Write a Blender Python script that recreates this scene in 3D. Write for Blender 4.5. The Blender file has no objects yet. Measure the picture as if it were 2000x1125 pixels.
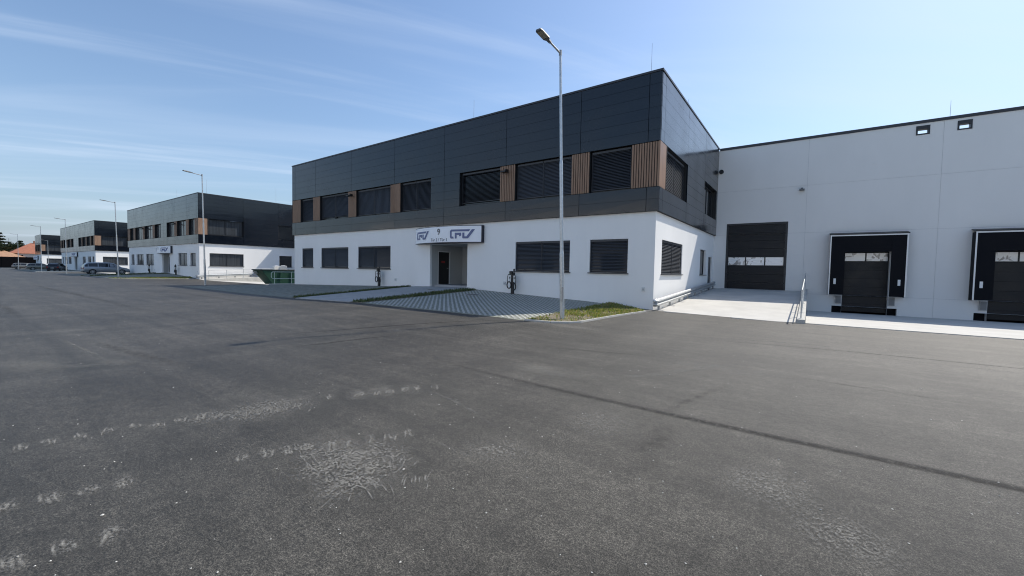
import bpy, bmesh, math, random
from mathutils import Vector, Matrix, Euler
random.seed(7)
S = bpy.context.scene
COL = S.collection
# ------------------------------------------------------------------ camera
F_PX, YAW, PITCH, ROLL = 804.9966, -0.62360, 0.04220, -0.01990
CAM = Vector((5.2866, -17.5445, 1.55))
def _axes():
    cy, sy, cp, sp = math.cos(YAW), math.sin(YAW), math.cos(PITCH), math.sin(PITCH)
    f = Vector((sy*cp, cy*cp, -sp)); r = Vector((cy, -sy, 0)); d = f.cross(r)
    c, s = math.cos(ROLL), math.sin(ROLL)
    return r*c + d*s, d*c - r*s, f
RT, DN, FW = _axes()
cam = bpy.data.cameras.new('camera'); cam.sensor_width = 36.0; cam.lens = F_PX/2000*36
cam.clip_start = 0.05; cam.clip_end = 6000
camo = bpy.data.objects.new('camera', cam); COL.objects.link(camo)
M = Matrix((RT, -DN, -FW)).transposed().to_4x4(); M.translation = CAM
camo.matrix_world = M
S.camera = camo
S.render.resolution_x = 1024; S.render.resolution_y = 576
# ------------------------------------------------------------------ sky, sun, exposure
SUN_DIR = Vector((0.316, 0.805, 1.0)).normalized()          # towards the sun
SUN_EL = math.asin(SUN_DIR.z); SUN_AZ = math.atan2(SUN_DIR.x, SUN_DIR.y)
w = bpy.data.worlds.new('World'); S.world = w; w.use_nodes = True
nt = w.node_tree; nt.nodes.clear()
def N(t, **kw):
    n = nt.nodes.new(t)
    for k, v in kw.items(): setattr(n, k, v)
    return n
sky = N('ShaderNodeTexSky', sky_type='NISHITA', sun_disc=False, sun_elevation=SUN_EL, sun_rotation=SUN_AZ,
        altitude=150, air_density=1.15, dust_density=0.8, ozone_density=3.4)
tc = N('ShaderNodeTexCoord'); sep = N('ShaderNodeSeparateXYZ'); nt.links.new(tc.outputs['Generated'], sep.inputs[0])
def Mth(op, a, b=None, c=None):
    n = N('ShaderNodeMath', operation=op)
    for i, v in enumerate((a, b, c)):
        if v is None: continue
        if isinstance(v, (int, float)): n.inputs[i].default_value = v
        else: nt.links.new(v, n.inputs[i])
    return n.outputs[0]
zc = Mth('MAXIMUM', sep.outputs['Z'], 0.03)
zc = Mth('ADD', zc, 0.05)
px_ = Mth('DIVIDE', sep.outputs['X'], zc); py_ = Mth('DIVIDE', sep.outputs['Y'], zc)
comb = N('ShaderNodeCombineXYZ'); nt.links.new(px_, comb.inputs[0]); nt.links.new(py_, comb.inputs[1])
def cirrus(rot, sc, stretch, seed, lo, hi, det=7, dist=0.6):
    mp = N('ShaderNodeMapping', vector_type='TEXTURE'); nt.links.new(comb.outputs[0], mp.inputs[0])
    mp.inputs['Rotation'].default_value = (0, 0, rot); mp.inputs['Scale'].default_value = (stretch/sc, 1/sc, 1)
    mp.inputs['Location'].default_value = (seed, seed*1.7, 0)
    n = N('ShaderNodeTexNoise'); nt.links.new(mp.outputs[0], n.inputs[0])
    n.inputs['Scale'].default_value = 1.0; n.inputs['Detail'].default_value = det; n.inputs['Distortion'].default_value = dist
    n.inputs['Roughness'].default_value = 0.55
    r = N('ShaderNodeMapRange', interpolation_type='SMOOTHSTEP'); nt.links.new(n.outputs[0], r.inputs[0])
    r.inputs[1].default_value = lo; r.inputs[2].default_value = hi
    return r.outputs[0]
c1 = cirrus(1.05, 1.5, 8.0, 3.1, 0.50, 0.74, det=9)
c2 = cirrus(0.75, 0.7, 4.0, 11.3, 0.46, 0.86, det=9, dist=1.2)
cl = Mth('MINIMUM', Mth('ADD', Mth('MULTIPLY', c1, 0.40), Mth('MULTIPLY', c2, 0.34)), 0.6)
hz = Mth('MULTIPLY', Mth('POWER', Mth('SUBTRACT', 1.0, Mth('MAXIMUM', sep.outputs['Z'], 0.0)), 6.0), 0.88)
mix = N('ShaderNodeMix', data_type='RGBA'); nt.links.new(cl, mix.inputs[0])
mixh = N('ShaderNodeMix', data_type='RGBA'); nt.links.new(hz, mixh.inputs[0]); nt.links.new(sky.outputs[0], mixh.inputs[6]); mixh.inputs[7].default_value = (1.75, 2.35, 3.3, 1)
nt.links.new(mixh.outputs[2], mix.inputs[6]); mix.inputs[7].default_value = (4.6, 5.3, 6.4, 1)
bg = N('ShaderNodeBackground'); nt.links.new(mix.outputs[2], bg.inputs[0]); bg.inputs[1].default_value = 0.11
out = N('ShaderNodeOutputWorld'); nt.links.new(bg.outputs[0], out.inputs[0])
sl = bpy.data.lights.new('sun', 'SUN'); sl.energy = 3.3; sl.angle = math.radians(0.53); sl.color = (1.0, 0.94, 0.84)
so = bpy.data.objects.new('sun', sl); COL.objects.link(so); so.location = (20, 40, 60)
so.rotation_euler = (-SUN_DIR).to_track_quat('-Z', 'Y').to_euler()
S.view_settings.view_transform = 'Standard'; S.view_settings.look = 'None'
S.view_settings.gamma = 1.0; S.view_settings.exposure = 0.62
try: S.view_settings.use_curve_mapping = False
except Exception: pass
S.render.engine = 'CYCLES'; S.cycles.transparent_max_bounces = 64; S.cycles.filter_width = 1.1; S.render.filter_size = 1.1

# ------------------------------------------------------------------ pixel helpers (a pixel gives a direction only)
def ray(px, py): return FW + RT*((px-1000)/F_PX) + DN*((py-562.5)/F_PX)
def on_z(px, py, z):
    d = ray(px, py); t = (z-CAM.z)/d.z; return CAM + d*t
def on_x(px, py, x):
    d = ray(px, py); t = (x-CAM.x)/d.x; return CAM + d*t

# ------------------------------------------------------------------ materials
MATS = {}
def mat(name, col, rough=0.6, metal=0.0, spec=0.5, noise=None, bump=None, coat=0.0, emit=None, extra=None):
    """noise=(scale, amount, detail[, stretch vec]) varies colour; bump=(scale, strength, dist)"""
    if name in MATS: return MATS[name]
    m = bpy.data.materials.new(name); m.use_nodes = True; t = m.node_tree; b = t.nodes['Principled BSDF']
    b.inputs['Base Color'].default_value = (*col, 1); b.inputs['Roughness'].default_value = rough
    b.inputs['Metallic'].default_value = metal; b.inputs['Specular IOR Level'].default_value = spec
    b.inputs['Coat Weight'].default_value = coat
    co = None
    if noise or bump:
        co = t.nodes.new('ShaderNodeTexCoord')
    if noise:
        mp = t.nodes.new('ShaderNodeMapping'); t.links.new(co.outputs['Object'], mp.inputs[0])
        if len(noise) > 3: mp.inputs['Scale'].default_value = noise[3]
        n = t.nodes.new('ShaderNodeTexNoise'); n.inputs['Scale'].default_value = noise[0]; n.inputs['Detail'].default_value = noise[2]
        n.inputs['Roughness'].default_value = 0.6
        t.links.new(mp.outputs[0], n.inputs[0])
        r = t.nodes.new('ShaderNodeMapRange'); r.inputs[1].default_value = 0.3; r.inputs[2].default_value = 0.7
        r.inputs[3].default_value = 1-noise[1]; r.inputs[4].default_value = 1+noise[1]
        t.links.new(n.outputs[0], r.inputs[0])
        v = t.nodes.new('ShaderNodeVectorMath'); v.operation = 'SCALE'; v.inputs[0].default_value = col
        t.links.new(r.outputs[0], v.inputs['Scale']); t.links.new(v.outputs[0], b.inputs['Base Color'])
        r2 = t.nodes.new('ShaderNodeMapRange'); r2.inputs[1].default_value = 0.3; r2.inputs[2].default_value = 0.7
        r2.inputs[3].default_value = max(0, rough-0.07); r2.inputs[4].default_value = min(1, rough+0.07)
        t.links.new(n.outputs[0], r2.inputs[0]); t.links.new(r2.outputs[0], b.inputs['Roughness'])
    if bump:
        n2 = t.nodes.new('ShaderNodeTexNoise'); n2.inputs['Scale'].default_value = bump[0]; n2.inputs['Detail'].default_value = 3
        t.links.new(co.outputs['Object'], n2.inputs[0])
        bp = t.nodes.new('ShaderNodeBump'); bp.inputs['Strength'].default_value = bump[1]; bp.inputs['Distance'].default_value = bump[2]
        t.links.new(n2.outputs[0], bp.inputs['Height']); t.links.new(bp.outputs[0], b.inputs['Normal'])
    if emit:
        b.inputs['Emission Color'].default_value = (*emit[0], 1); b.inputs['Emission Strength'].default_value = emit[1]
    MATS[name] = m; return m

CLAD = mat('anthracite_cladding', (0.005, 0.0075, 0.013), 0.22, 0.0, 0.45, noise=(0.5, 0.05, 2), coat=0.3)
CLAD.node_tree.nodes['Principled BSDF'].inputs['Coat Roughness'].default_value = 0.10
CLADB = mat('cladding_joint', (0.010, 0.011, 0.013), 0.8)
COPE = mat('coping_metal', (0.045, 0.045, 0.05), 0.4, 0.3)
PLAST = mat('white_render', (0.91, 0.90, 0.875), 0.92, noise=(0.7, 0.025, 6, (1, 1, 0.35)), bump=(160, 0.12, 0.004))
HALLP = mat('hall_panel_coat', (0.78, 0.77, 0.75), 0.9, noise=(0.35, 0.04, 7, (1, 1, 0.45)), bump=(120, 0.10, 0.004))
JOINT = mat('panel_joint_seal', (0.42, 0.43, 0.44), 0.8)
WOOD = mat('timber_slat', (0.30, 0.185, 0.12), 0.62, noise=(6, 0.22, 5, (4, 4, 0.35)))
WOODS = mat('timber_board', (0.32, 0.195, 0.125), 0.45, noise=(5, 0.25, 5, (4, 4, 0.3)))
FRAME = mat('window_frame_grey', (0.022, 0.024, 0.028), 0.45)
REVEAL = mat('reveal_dark', (0.012, 0.013, 0.015), 0.6)
BLIND = mat('blind_slat', (0.048, 0.051, 0.058), 0.45, 0.1)
GLASS = mat('window_glass', (0.012, 0.014, 0.017), 0.04, 0.0, 0.6, bump=(1.3, 0.012, 0.05))
GLASSL = mat('window_glass_painted_reflection', (0.055, 0.06, 0.066), 0.12, 0.0, 0.5, noise=(1.4, 0.35, 2, (5, 5, 0.2)))  # grey interior tone, with vertical reflections painted as streaks into the glass colour
SILL = mat('sill_metal', (0.030, 0.032, 0.036), 0.4)
DOORB = mat('sectional_door_paint', (0.008, 0.010, 0.014), 0.45, 0.0, 0.35, noise=(2, 0.1, 3))
RUBBER = mat('dock_curtain', (0.0045, 0.005, 0.008), 0.75, 0.0, 0.2, noise=(1.5, 0.2, 4))
WHITE = mat('white_paint', (0.78, 0.78, 0.78), 0.5)
ALU = mat('aluminium_trim', (0.70, 0.71, 0.72), 0.45, 0.4)
GALV = mat('galvanised_steel', (0.52, 0.54, 0.55), 0.42, 0.75, noise=(14, 0.16, 4))
GALVD = mat('galvanised_dull', (0.36, 0.37, 0.375), 0.55, 0.5, noise=(10, 0.18, 4))
CONC = mat('concrete_slab', (0.52, 0.505, 0.47), 0.88, noise=(0.9, 0.12, 8), bump=(45, 0.15, 0.01))
CONC2 = mat('concrete_kerb', (0.50, 0.49, 0.455), 0.9, noise=(3, 0.12, 6), bump=(60, 0.2, 0.006))
BLACK = mat('black_plastic', (0.010, 0.010, 0.012), 0.45)
DARKM = mat('lamp_housing', (0.14, 0.145, 0.15), 0.5, 0.4)
LENS = mat('lamp_lens', (0.30, 0.28, 0.22), 0.25)
WBOX = mat('white_box', (0.70, 0.71, 0.70), 0.5)
SIGNF = mat('sign_face', (0.92, 0.93, 0.96), 0.3)
LOGO = mat('logo_grey', (0.13, 0.16, 0.30), 0.4, 0.0)
LOGOB = mat('logo_blue', (0.05, 0.08, 0.25), 0.4)
RED = mat('notice_red', (0.35, 0.03, 0.03), 0.6)
SOIL = mat('soil', (0.17, 0.145, 0.10), 0.95, noise=(7, 0.45, 8), bump=(30, 0.6, 0.03))
EARTH = mat('ground_field', (0.13, 0.13, 0.075), 0.95, noise=(0.05, 0.3, 6))
PAVG = mat('mossy_paving', (0.18, 0.19, 0.16), 0.9, noise=(5, 0.3, 8), bump=(25, 0.4, 0.01))
WALK = mat('walk_slab', (0.37, 0.37, 0.36), 0.85, noise=(2.5, 0.12, 7), bump=(50, 0.15, 0.006))
STONE = mat('paver_stone', (0.40, 0.40, 0.365), 0.88, noise=(6, 0.22, 5), bump=(60, 0.2, 0.006))
JFILL = mat('paver_joint_fill', (0.23, 0.235, 0.195), 0.95, noise=(13, 0.5, 8), bump=(50, 0.5, 0.01))
IRON = mat('cast_iron', (0.035, 0.035, 0.035), 0.7)
TILE = mat('step_tile', (0.38, 0.39, 0.40), 0.6)
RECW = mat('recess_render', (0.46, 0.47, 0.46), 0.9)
ROOFM = mat('flat_roof', (0.22, 0.22, 0.21), 0.9)

def pane_painted_reflection():  # pale and dark reflected shapes are painted into the pane's base colour
    m = mat('door_pane', (0.50, 0.51, 0.52), 0.10, 0.0, 1.0)
    t = m.node_tree; b = t.nodes['Principled BSDF']
    co = t.nodes.new('ShaderNodeTexCoord'); n = t.nodes.new('ShaderNodeTexNoise')
    t.links.new(co.outputs['Object'], n.inputs[0]); n.inputs['Scale'].default_value = 2.1; n.inputs['Detail'].default_value = 1.0
    n.inputs['Distortion'].default_value = 1.5
    r = t.nodes.new('ShaderNodeMapRange'); r.interpolation_type = 'SMOOTHSTEP'; t.links.new(n.outputs[0], r.inputs[0])
    r.inputs[1].default_value = 0.36; r.inputs[2].default_value = 0.46; r.inputs[3].default_value = 0.30; r.inputs[4].default_value = 1.0
    v = t.nodes.new('ShaderNodeVectorMath'); v.operation = 'SCALE'; v.inputs[0].default_value = (0.86, 0.87, 0.87)
    t.links.new(r.outputs[0], v.inputs['Scale']); t.links.new(v.outputs[0], b.inputs['Base Color'])
    return m
PANE = pane_painted_reflection()

def asphalt_mat():
    m = bpy.data.materials.new('asphalt'); m.use_nodes = True; t = m.node_tree; b = t.nodes['Principled BSDF']
    co = t.nodes.new('ShaderNodeTexCoord')
    def noise(sc, det, rough=0.6, stretch=None, dist=0, rot=0):
        mp = t.nodes.new('ShaderNodeMapping'); t.links.new(co.outputs['Object'], mp.inputs[0])
        if stretch: mp.inputs['Scale'].default_value = stretch
        mp.inputs['Rotation'].default_value = (0, 0, rot)
        n = t.nodes.new('ShaderNodeTexNoise'); t.links.new(mp.outputs[0], n.inputs[0])
        n.inputs['Scale'].default_value = sc; n.inputs['Detail'].default_value = det; n.inputs['Roughness'].default_value = rough
        n.inputs['Distortion'].default_value = dist
        return n.outputs[0]
    def mr(v, a, bb, c, d, smooth=True):
        r = t.nodes.new('ShaderNodeMapRange'); r.interpolation_type = 'SMOOTHSTEP' if smooth else 'LINEAR'
        t.links.new(v, r.inputs[0])
        for i, x in enumerate((a, bb, c, d)): r.inputs[i+1].default_value = x
        return r.outputs[0]
    def mth(op, a, c):
        n = t.nodes.new('ShaderNodeMath'); n.operation = op
        for i, v in enumerate((a, c)):
            if isinstance(v, (int, float)): n.inputs[i].default_value = v
            else: t.links.new(v, n.inputs[i])
        return n.outputs[0]
    g1 = noise(115, 4, 0.8); g2 = noise(46, 5, 0.75); g3 = noise(11, 5, 0.8)
    grain = mth('MULTIPLY', mth('MULTIPLY', mr(g1, 0.37, 0.66, 0.12, 2.2), mr(g2, 0.36, 0.66, 0.46, 1.56)), mr(g3, 0.34, 0.66, 0.72, 1.28))
    v = t.nodes.new('ShaderNodeTexVoronoi'); t.links.new(co.outputs['Object'], v.inputs[0]); v.inputs['Scale'].default_value = 75
    chips = mr(v.outputs['Distance'], 0.10, 0.22, 1.0, 0.0)
    sel = noise(55, 2)
    chips = mth('MULTIPLY', chips, mr(sel, 0.60, 0.66, 0.0, 1.0))
    big = mr(noise(0.16, 4, 0.55), 0.3, 0.7, 0.88, 1.12)
    mid = mr(noise(1.6, 8, 0.7, dist=0.6), 0.3, 0.72, 0.84, 1.22)
    streak = mr(noise(0.9, 9, 0.68, (0.16, 2.0, 1), 0.5), 0.34, 0.68, 0.82, 1.26)
    streak2 = mr(noise(0.5, 6, 0.6, (1.4, 0.16, 1), 0.6, 0.35), 0.36, 0.72, 0.86, 1.20)
    dust = mr(noise(1.3, 9, 0.75, dist=1.0), 0.56, 0.78, 0.0, 0.8)
    tot = mth('MULTIPLY', grain, big); tot = mth('MULTIPLY', tot, mid); tot = mth('MULTIPLY', tot, streak); tot = mth('MULTIPLY', tot, streak2)
    tot = mth('MULTIPLY', tot, mth('ADD', 1.0, dust))
    tot = mth('ADD', tot, mth('MULTIPLY', chips, 1.6))
    sc = t.nodes.new('ShaderNodeVectorMath'); sc.operation = 'SCALE'; sc.inputs[0].default_value = (0.0510, 0.0475, 0.0405)
    t.links.new(tot, sc.inputs['Scale']); t.links.new(sc.outputs[0], b.inputs['Base Color'])
    b.inputs['Roughness'].default_value = 0.55; b.inputs['Specular IOR Level'].default_value = 0.40
    bp = t.nodes.new('ShaderNodeBump'); bp.inputs['Strength'].default_value = 0.8; bp.inputs['Distance'].default_value = 0.010
    h = mth('ADD', g1, mth('MULTIPLY', g2, 0.8)); t.links.new(h, bp.inputs['Height']); t.links.new(bp.outputs[0], b.inputs['Normal'])
    return m
ASPH = asphalt_mat()

def decal_mat(name, col, dens, lo, hi, nsc, edge=0.35, radial=False):
    """a worn mark: colour with its own ragged edge, from UV 0..1 across the mark"""
    m = bpy.data.materials.new(name); m.use_nodes = True; t = m.node_tree
    b = t.nodes['Principled BSDF']; b.inputs['Base Color'].default_value = (*col, 1); b.inputs['Roughness'].default_value = 0.9
    uv = t.nodes.new('ShaderNodeUVMap'); sp = t.nodes.new('ShaderNodeSeparateXYZ'); t.links.new(uv.outputs[0], sp.inputs[0])
    def mth(op, a, c=None):
        n = t.nodes.new('ShaderNodeMath'); n.operation = op
        for i, v in enumerate((a, c)):
            if v is None: continue
            if isinstance(v, (int, float)): n.inputs[i].default_value = v
            else: t.links.new(v, n.inputs[i])
        return n.outputs[0]
    def bell(o):
        a = mth('ABSOLUTE', mth('SUBTRACT', o, 0.5)); r = t.nodes.new('ShaderNodeMapRange'); r.interpolation_type = 'SMOOTHSTEP'
        t.links.new(a, r.inputs[0]); r.inputs[1].default_value = 0.5; r.inputs[2].default_value = 0.5-edge
        r.inputs[3].default_value = 0; r.inputs[4].default_value = 1; return r.outputs[0]
    fall = mth('MULTIPLY', bell(sp.outputs[0]), bell(sp.outputs[1]))
    if radial:
        du, dv = mth('SUBTRACT', sp.outputs[0], 0.5), mth('SUBTRACT', sp.outputs[1], 0.5)
        rr = mth('SQRT', mth('ADD', mth('MULTIPLY', du, du), mth('MULTIPLY', dv, dv)))
        q = t.nodes.new('ShaderNodeMapRange'); q.interpolation_type = 'SMOOTHSTEP'; t.links.new(rr, q.inputs[0])
        q.inputs[1].default_value = 0.49; q.inputs[2].default_value = 0.02; q.inputs[3].default_value = 0; q.inputs[4].default_value = 1; fall = q.outputs[0]
    co = t.nodes.new('ShaderNodeTexCoord'); n = t.nodes.new('ShaderNodeTexNoise'); t.links.new(co.outputs['Object'], n.inputs[0])
    n.inputs['Scale'].default_value = nsc; n.inputs['Detail'].default_value = 7; n.inputs['Roughness'].default_value = 0.72
    r = t.nodes.new('ShaderNodeMapRange'); r.interpolation_type = 'SMOOTHSTEP'; t.links.new(n.outputs[0], r.inputs[0])
    r.inputs[1].default_value = lo; r.inputs[2].default_value = hi
    a = mth('MULTIPLY', mth('MULTIPLY', fall, r.outputs[0]), dens)
    tr = t.nodes.new('ShaderNodeBsdfTransparent'); mx = t.nodes.new('ShaderNodeMixShader')
    t.links.new(a, mx.inputs[0]); t.links.new(tr.outputs[0], mx.inputs[1]); t.links.new(b.outputs[0], mx.inputs[2])
    o = [x for x in t.nodes if x.type == 'OUTPUT_MATERIAL'][0]; t.links.new(mx.outputs[0], o.inputs[0])
    return m

# ------------------------------------------------------------------ mesh builder
class MB:
    def __init__(s): s.v = []; s.f = []; s.m = []
    def face(s, pts, mi=0):
        b = len(s.v); s.v += [tuple(p) for p in pts]; s.f.append(tuple(range(b, b+len(pts)))); s.m.append(mi)
    def hexa(s, p, mi=0):          # p: 8 points, bottom 0-3 ccw, top 4-7
        b = len(s.v); s.v += [tuple(q) for q in p]
        for q in ((3,2,1,0), (4,5,6,7), (0,1,5,4), (1,2,6,5), (2,3,7,6), (3,0,4,7)):
            s.f.append(tuple(b+i for i in q)); s.m.append(mi)
    def box(s, x0, y0, z0, x1, y1, z1, mi=0):
        if x0 > x1: x0, x1 = x1, x0
        if y0 > y1: y0, y1 = y1, y0
        if z0 > z1: z0, z1 = z1, z0
        s.hexa([(x0,y0,z0),(x1,y0,z0),(x1,y1,z0),(x0,y1,z0),(x0,y0,z1),(x1,y0,z1),(x1,y1,z1),(x0,y1,z1)], mi)
    def pbox(s, P, u0, u1, z0, z1, d0, d1, mi=0):   # box in wall coordinates (u along, z up, d inwards)
        s.hexa([P(u0,z0,d0),P(u1,z0,d0),P(u1,z0,d1),P(u0,z0,d1),P(u0,z1,d0),P(u1,z1,d0),P(u1,z1,d1),P(u0,z1,d1)], mi)
    def cyl(s, a, b, r0, r1=None, n=10, mi=0, caps=True):
        a, b = Vector(a), Vector(b); r1 = r0 if r1 is None else r1
        d = (b-a).normalized(); u = d.orthogonal().normalized(); w_ = d.cross(u); k = len(s.v)
        for p, r in ((a, r0), (b, r1)):
            for i in range(n):
                t = 2*math.pi*i/n; s.v.append(tuple(p + u*(r*math.cos(t)) + w_*(r*math.sin(t))))
        for i in range(n):
            j = (i+1) % n; s.f.append((k+i, k+j, k+n+j, k+n+i)); s.m.append(mi)
        if caps:
            s.f.append(tuple(k+i for i in reversed(range(n)))); s.m.append(mi)
            s.f.append(tuple(k+n+i for i in range(n))); s.m.append(mi)
    def tube(s, pts, r, n=8, mi=0):
        for a, b in zip(pts[:-1], pts[1:]): s.cyl(a, b, r, r, n, mi)
    def build(s, name, mats, parent=None, smooth=False, recalc=True, loc=None):
        me = bpy.data.meshes.new(name); me.from_pydata(s.v, [], s.f)
        if not isinstance(mats, (list, tuple)): mats = [mats]
        for m in mats: me.materials.append(m)
        for p, i in zip(me.polygons, s.m): p.material_index = i
        if recalc:
            bm = bmesh.new(); bm.from_mesh(me)
            if smooth: bmesh.ops.remove_doubles(bm, verts=bm.verts, dist=1e-5)
            bmesh.ops.recalc_face_normals(bm, faces=bm.faces); bm.to_mesh(me); bm.free()
        if smooth:
            me.polygons.foreach_set('use_smooth', [True]*len(me.polygons))
            try: me.set_sharp_from_angle(angle=math.radians(40))
            except Exception: pass
        o = bpy.data.objects.new(name, me); COL.objects.link(o)
        if parent: o.parent = parent
        if loc: o.location = loc
        return o
def tag(o, label=None, cat=None, group=None, kind=None):
    if label: o['label'] = label
    if cat: o['category'] = cat
    if group: o['group'] = group
    if kind: o['kind'] = kind
    return o
def thing(name, label, cat, loc=(0,0,0), rz=0, group=None):
    o = bpy.data.objects.new(name, None); COL.objects.link(o); o.location = loc; o.rotation_euler = (0, 0, rz)
    o.empty_display_size = 0.3
    return tag(o, label, cat, group)
def copy_tree(o, parent=None, loc=None, label=None):
    c = o.copy(); COL.objects.link(c)
    if parent: c.parent = parent
    if loc is not None: c.location = loc
    if label: c['label'] = label
    for ch in list(o.children): copy_tree(ch, c)
    return c
def interp(xs, zs, x):
    if x <= xs[0]: return zs[0]
    for i in range(1, len(xs)):
        if x <= xs[i]:
            t = (x-xs[i-1])/(xs[i]-xs[i-1]); return zs[i-1] + (zs[i]-zs[i-1])*t
    return zs[-1]
def sstep(t): t = max(0, min(1, t)); return t*t*(3-2*t)

# ------------------------------------------------------------------ terrain
D = 12.93                                    # depth of an office block: the hall's wall line
APX = [(0.0, 0.0), (-52.0, -0.15)]           # forecourts with kerbs and strips: x offset, z offset
BLD = [(0.0, 0.0), (-51.8, -0.15), (-105.7, -0.36), (-177.0, -0.60)]
def edge_rel(x): return interp([-31, -28, -20, -14.5, -9.5, -3, -1.5, 0.3], [-0.06, -0.05, -0.05, 0.0, 0.1, 0.1, 0.08, 0.0], x)
def far_z(x): return interp([-260, -177, -105, -60, -31, -20, -12], [-0.85, -0.62, -0.40, -0.20, -0.07, -0.04, 0.0], x)
def edge_z(x):
    for ox, oz in APX:
        if ox-31 <= x <= ox+0.3: return edge_rel(x-ox) + oz
    if -51.7 < x < -31: return -0.06 + (-0.15+0.06)*(x+31)/(-20.7)
    return far_z(x)
def asphalt_z(x, y):
    f = far_z(x); return f + (edge_z(x)-f)*sstep((y+13)/5)
def ramp_edge(x): return -0.12-0.2*(x-0.25) if x < 5.0 else -0.8
def base_rel(x): return interp([-31, -30.1, -22.6, -18.4, -13.6, -10.5, -7.3, -4.5, -3.2, -1.87, 0], [0.0, 0.02, 0.21, 0.32, 0.46, 0.48, 0.35, 0.24, 0.20, 0.12, 0.0], x)
def apron_rel(x, y):
    t = max(0, min(1, (y+7.5)/7.5)); e = edge_rel(x); return e + (base_rel(x)-e)*t
def slab_rel(y): return 0.004 - 0.504*max(0, (y+0.8))/(D+0.8)
def ramp_rel(x, y):
    y0 = ramp_edge(x); return 0.004 + 0.66*max(0, (y-y0))/(D-y0)
def asphalt_vertex(x, y):
    z = asphalt_z(x, y)
    for ox, oz in APX:
        rx = x-ox
        if -30.9 < rx < -1.6 and y > -7.4: return z-0.12
        if -1.6 <= rx < 0.29 and y > 0.1: return z-0.12
        if 0.3 <= rx < (20.8 if ox < 0 else 60) and y > ramp_edge(rx)+0.25: return oz-0.9
    return z
def lines(*segs):
    r = []
    for a, b, st in segs:
        n = max(1, round((b-a)/st)); r += [a+(b-a)*i/n for i in range(n)]
    r.append(segs[-1][1]); return r
def grid_sheet(name, xs, ys, zf, m, off=0.0, smooth=True):
    mb = MB(); nx, ny = len(xs), len(ys)
    mb.v = [(x, y, zf(x, y)+off) for y in ys for x in xs]
    for j in range(ny-1):
        for i in range(nx-1):
            a = j*nx+i; mb.f.append((a, a+1, a+nx+1, a+nx)); mb.m.append(0)
    o = mb.build(name, m, recalc=False)
    if smooth: o.data.polygons.foreach_set('use_smooth', [True]*len(o.data.polygons))
    return o
mb = MB(); mb.face([(-3000,-3000,-1.2), (3000,-3000,-1.2), (3000,3000,-1.2), (-3000,3000,-1.2)])
tag(mb.build('ground', EARTH, recalc=False), kind='structure')
xs = lines((-260,-110,5), (-110,-6,0.5), (-6,10,0.5), (10,46,1.0)); ys = lines((-46,-14,2), (-14,15,0.5), (15,30,5))
tag(grid_sheet('asphalt_yard', xs, ys, asphalt_vertex, ASPH, smooth=False), kind='structure')

# ------------------------------------------------------------------ forecourts
def sheet_skirt(name, x0, x1, y0, y1, m, off, nx, ny, skirt=0.12, oz=0.0, ox=0.0, zf=apron_rel):
    mb = MB(); X = [x0+(x1-x0)*i/nx for i in range(nx+1)]; Y = [y0+(y1-y0)*i/ny for i in range(ny+1)]
    P = lambda x, y: (x+ox, y, zf(x, y)+off+oz)
    for j in range(ny):
        for i in range(nx): mb.face([P(X[i],Y[j]), P(X[i+1],Y[j]), P(X[i+1],Y[j+1]), P(X[i],Y[j+1])])
    lo = lambda p: (p[0], p[1], p[2]-skirt)
    for i in range(nx):
        for y in (y0, y1): a, b = P(X[i],y), P(X[i+1],y); mb.face([a, b, lo(b), lo(a)])
    for j in range(ny):
        for x in (x0, x1): a, b = P(x,Y[j]), P(x,Y[j+1]); mb.face([a, b, lo(b), lo(a)])
    return mb.build(name, m, recalc=False)
def stones(name, x0, x1, y0, y1, off, oz, ox, parent, diag=True, wid=0.072, leng=0.21, pitch=0.165, gap=0.008, h=0.010, mat_=None, jitter=0.004):
    """rows of small paving stones, real blocks with open joints, laid on the forecourt slope"""
    mb = MB(); rnd = random.Random(5)
    ang = math.radians(135) if diag else 0.0
    ux, uy = math.cos(ang), math.sin(ang); vx, vy = -uy, ux
    cx, cy = (x0+x1)/2, (y0+y1)/2; R = math.hypot(x1-x0, y1-y0)/2
    nv = int(R/pitch)+1; nu = int(R/(leng+gap))+1
    for j in range(-nv, nv+1):
        for i in range(-nu, nu+1):
            u = (i + (0.5 if j % 2 else 0))*(leng+gap); v = j*pitch + rnd.uniform(-jitter, jitter)
            pts = []
            ok = True
            for su, sv in ((-1,-1), (1,-1), (1,1), (-1,1)):
                x = cx + ux*(u+su*leng/2) + vx*(v+sv*wid/2); y = cy + uy*(u+su*leng/2) + vy*(v+sv*wid/2)
                if not (x0 <= x <= x1 and y0 <= y <= y1): ok = False; break
                pts.append((x, y))
            if not ok: continue
            hh = h + rnd.uniform(-0.003, 0.003)
            b = len(mb.v)
            for x, y in pts: mb.v.append((x+ox, y, apron_rel(x, y)+oz+off))
            for x, y in pts: mb.v.append((x+ox, y, apron_rel(x, y)+oz+off+hh))
            for q in ((4,5,6,7), (0,1,5,4), (1,2,6,5), (2,3,7,6), (3,0,4,7)): mb.f.append(tuple(b+k for k in q)); mb.m.append(0)
    o = mb.build(name, mat_ or STONE, recalc=False); o.parent = parent; tag(o, kind='stuff'); return o
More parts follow.
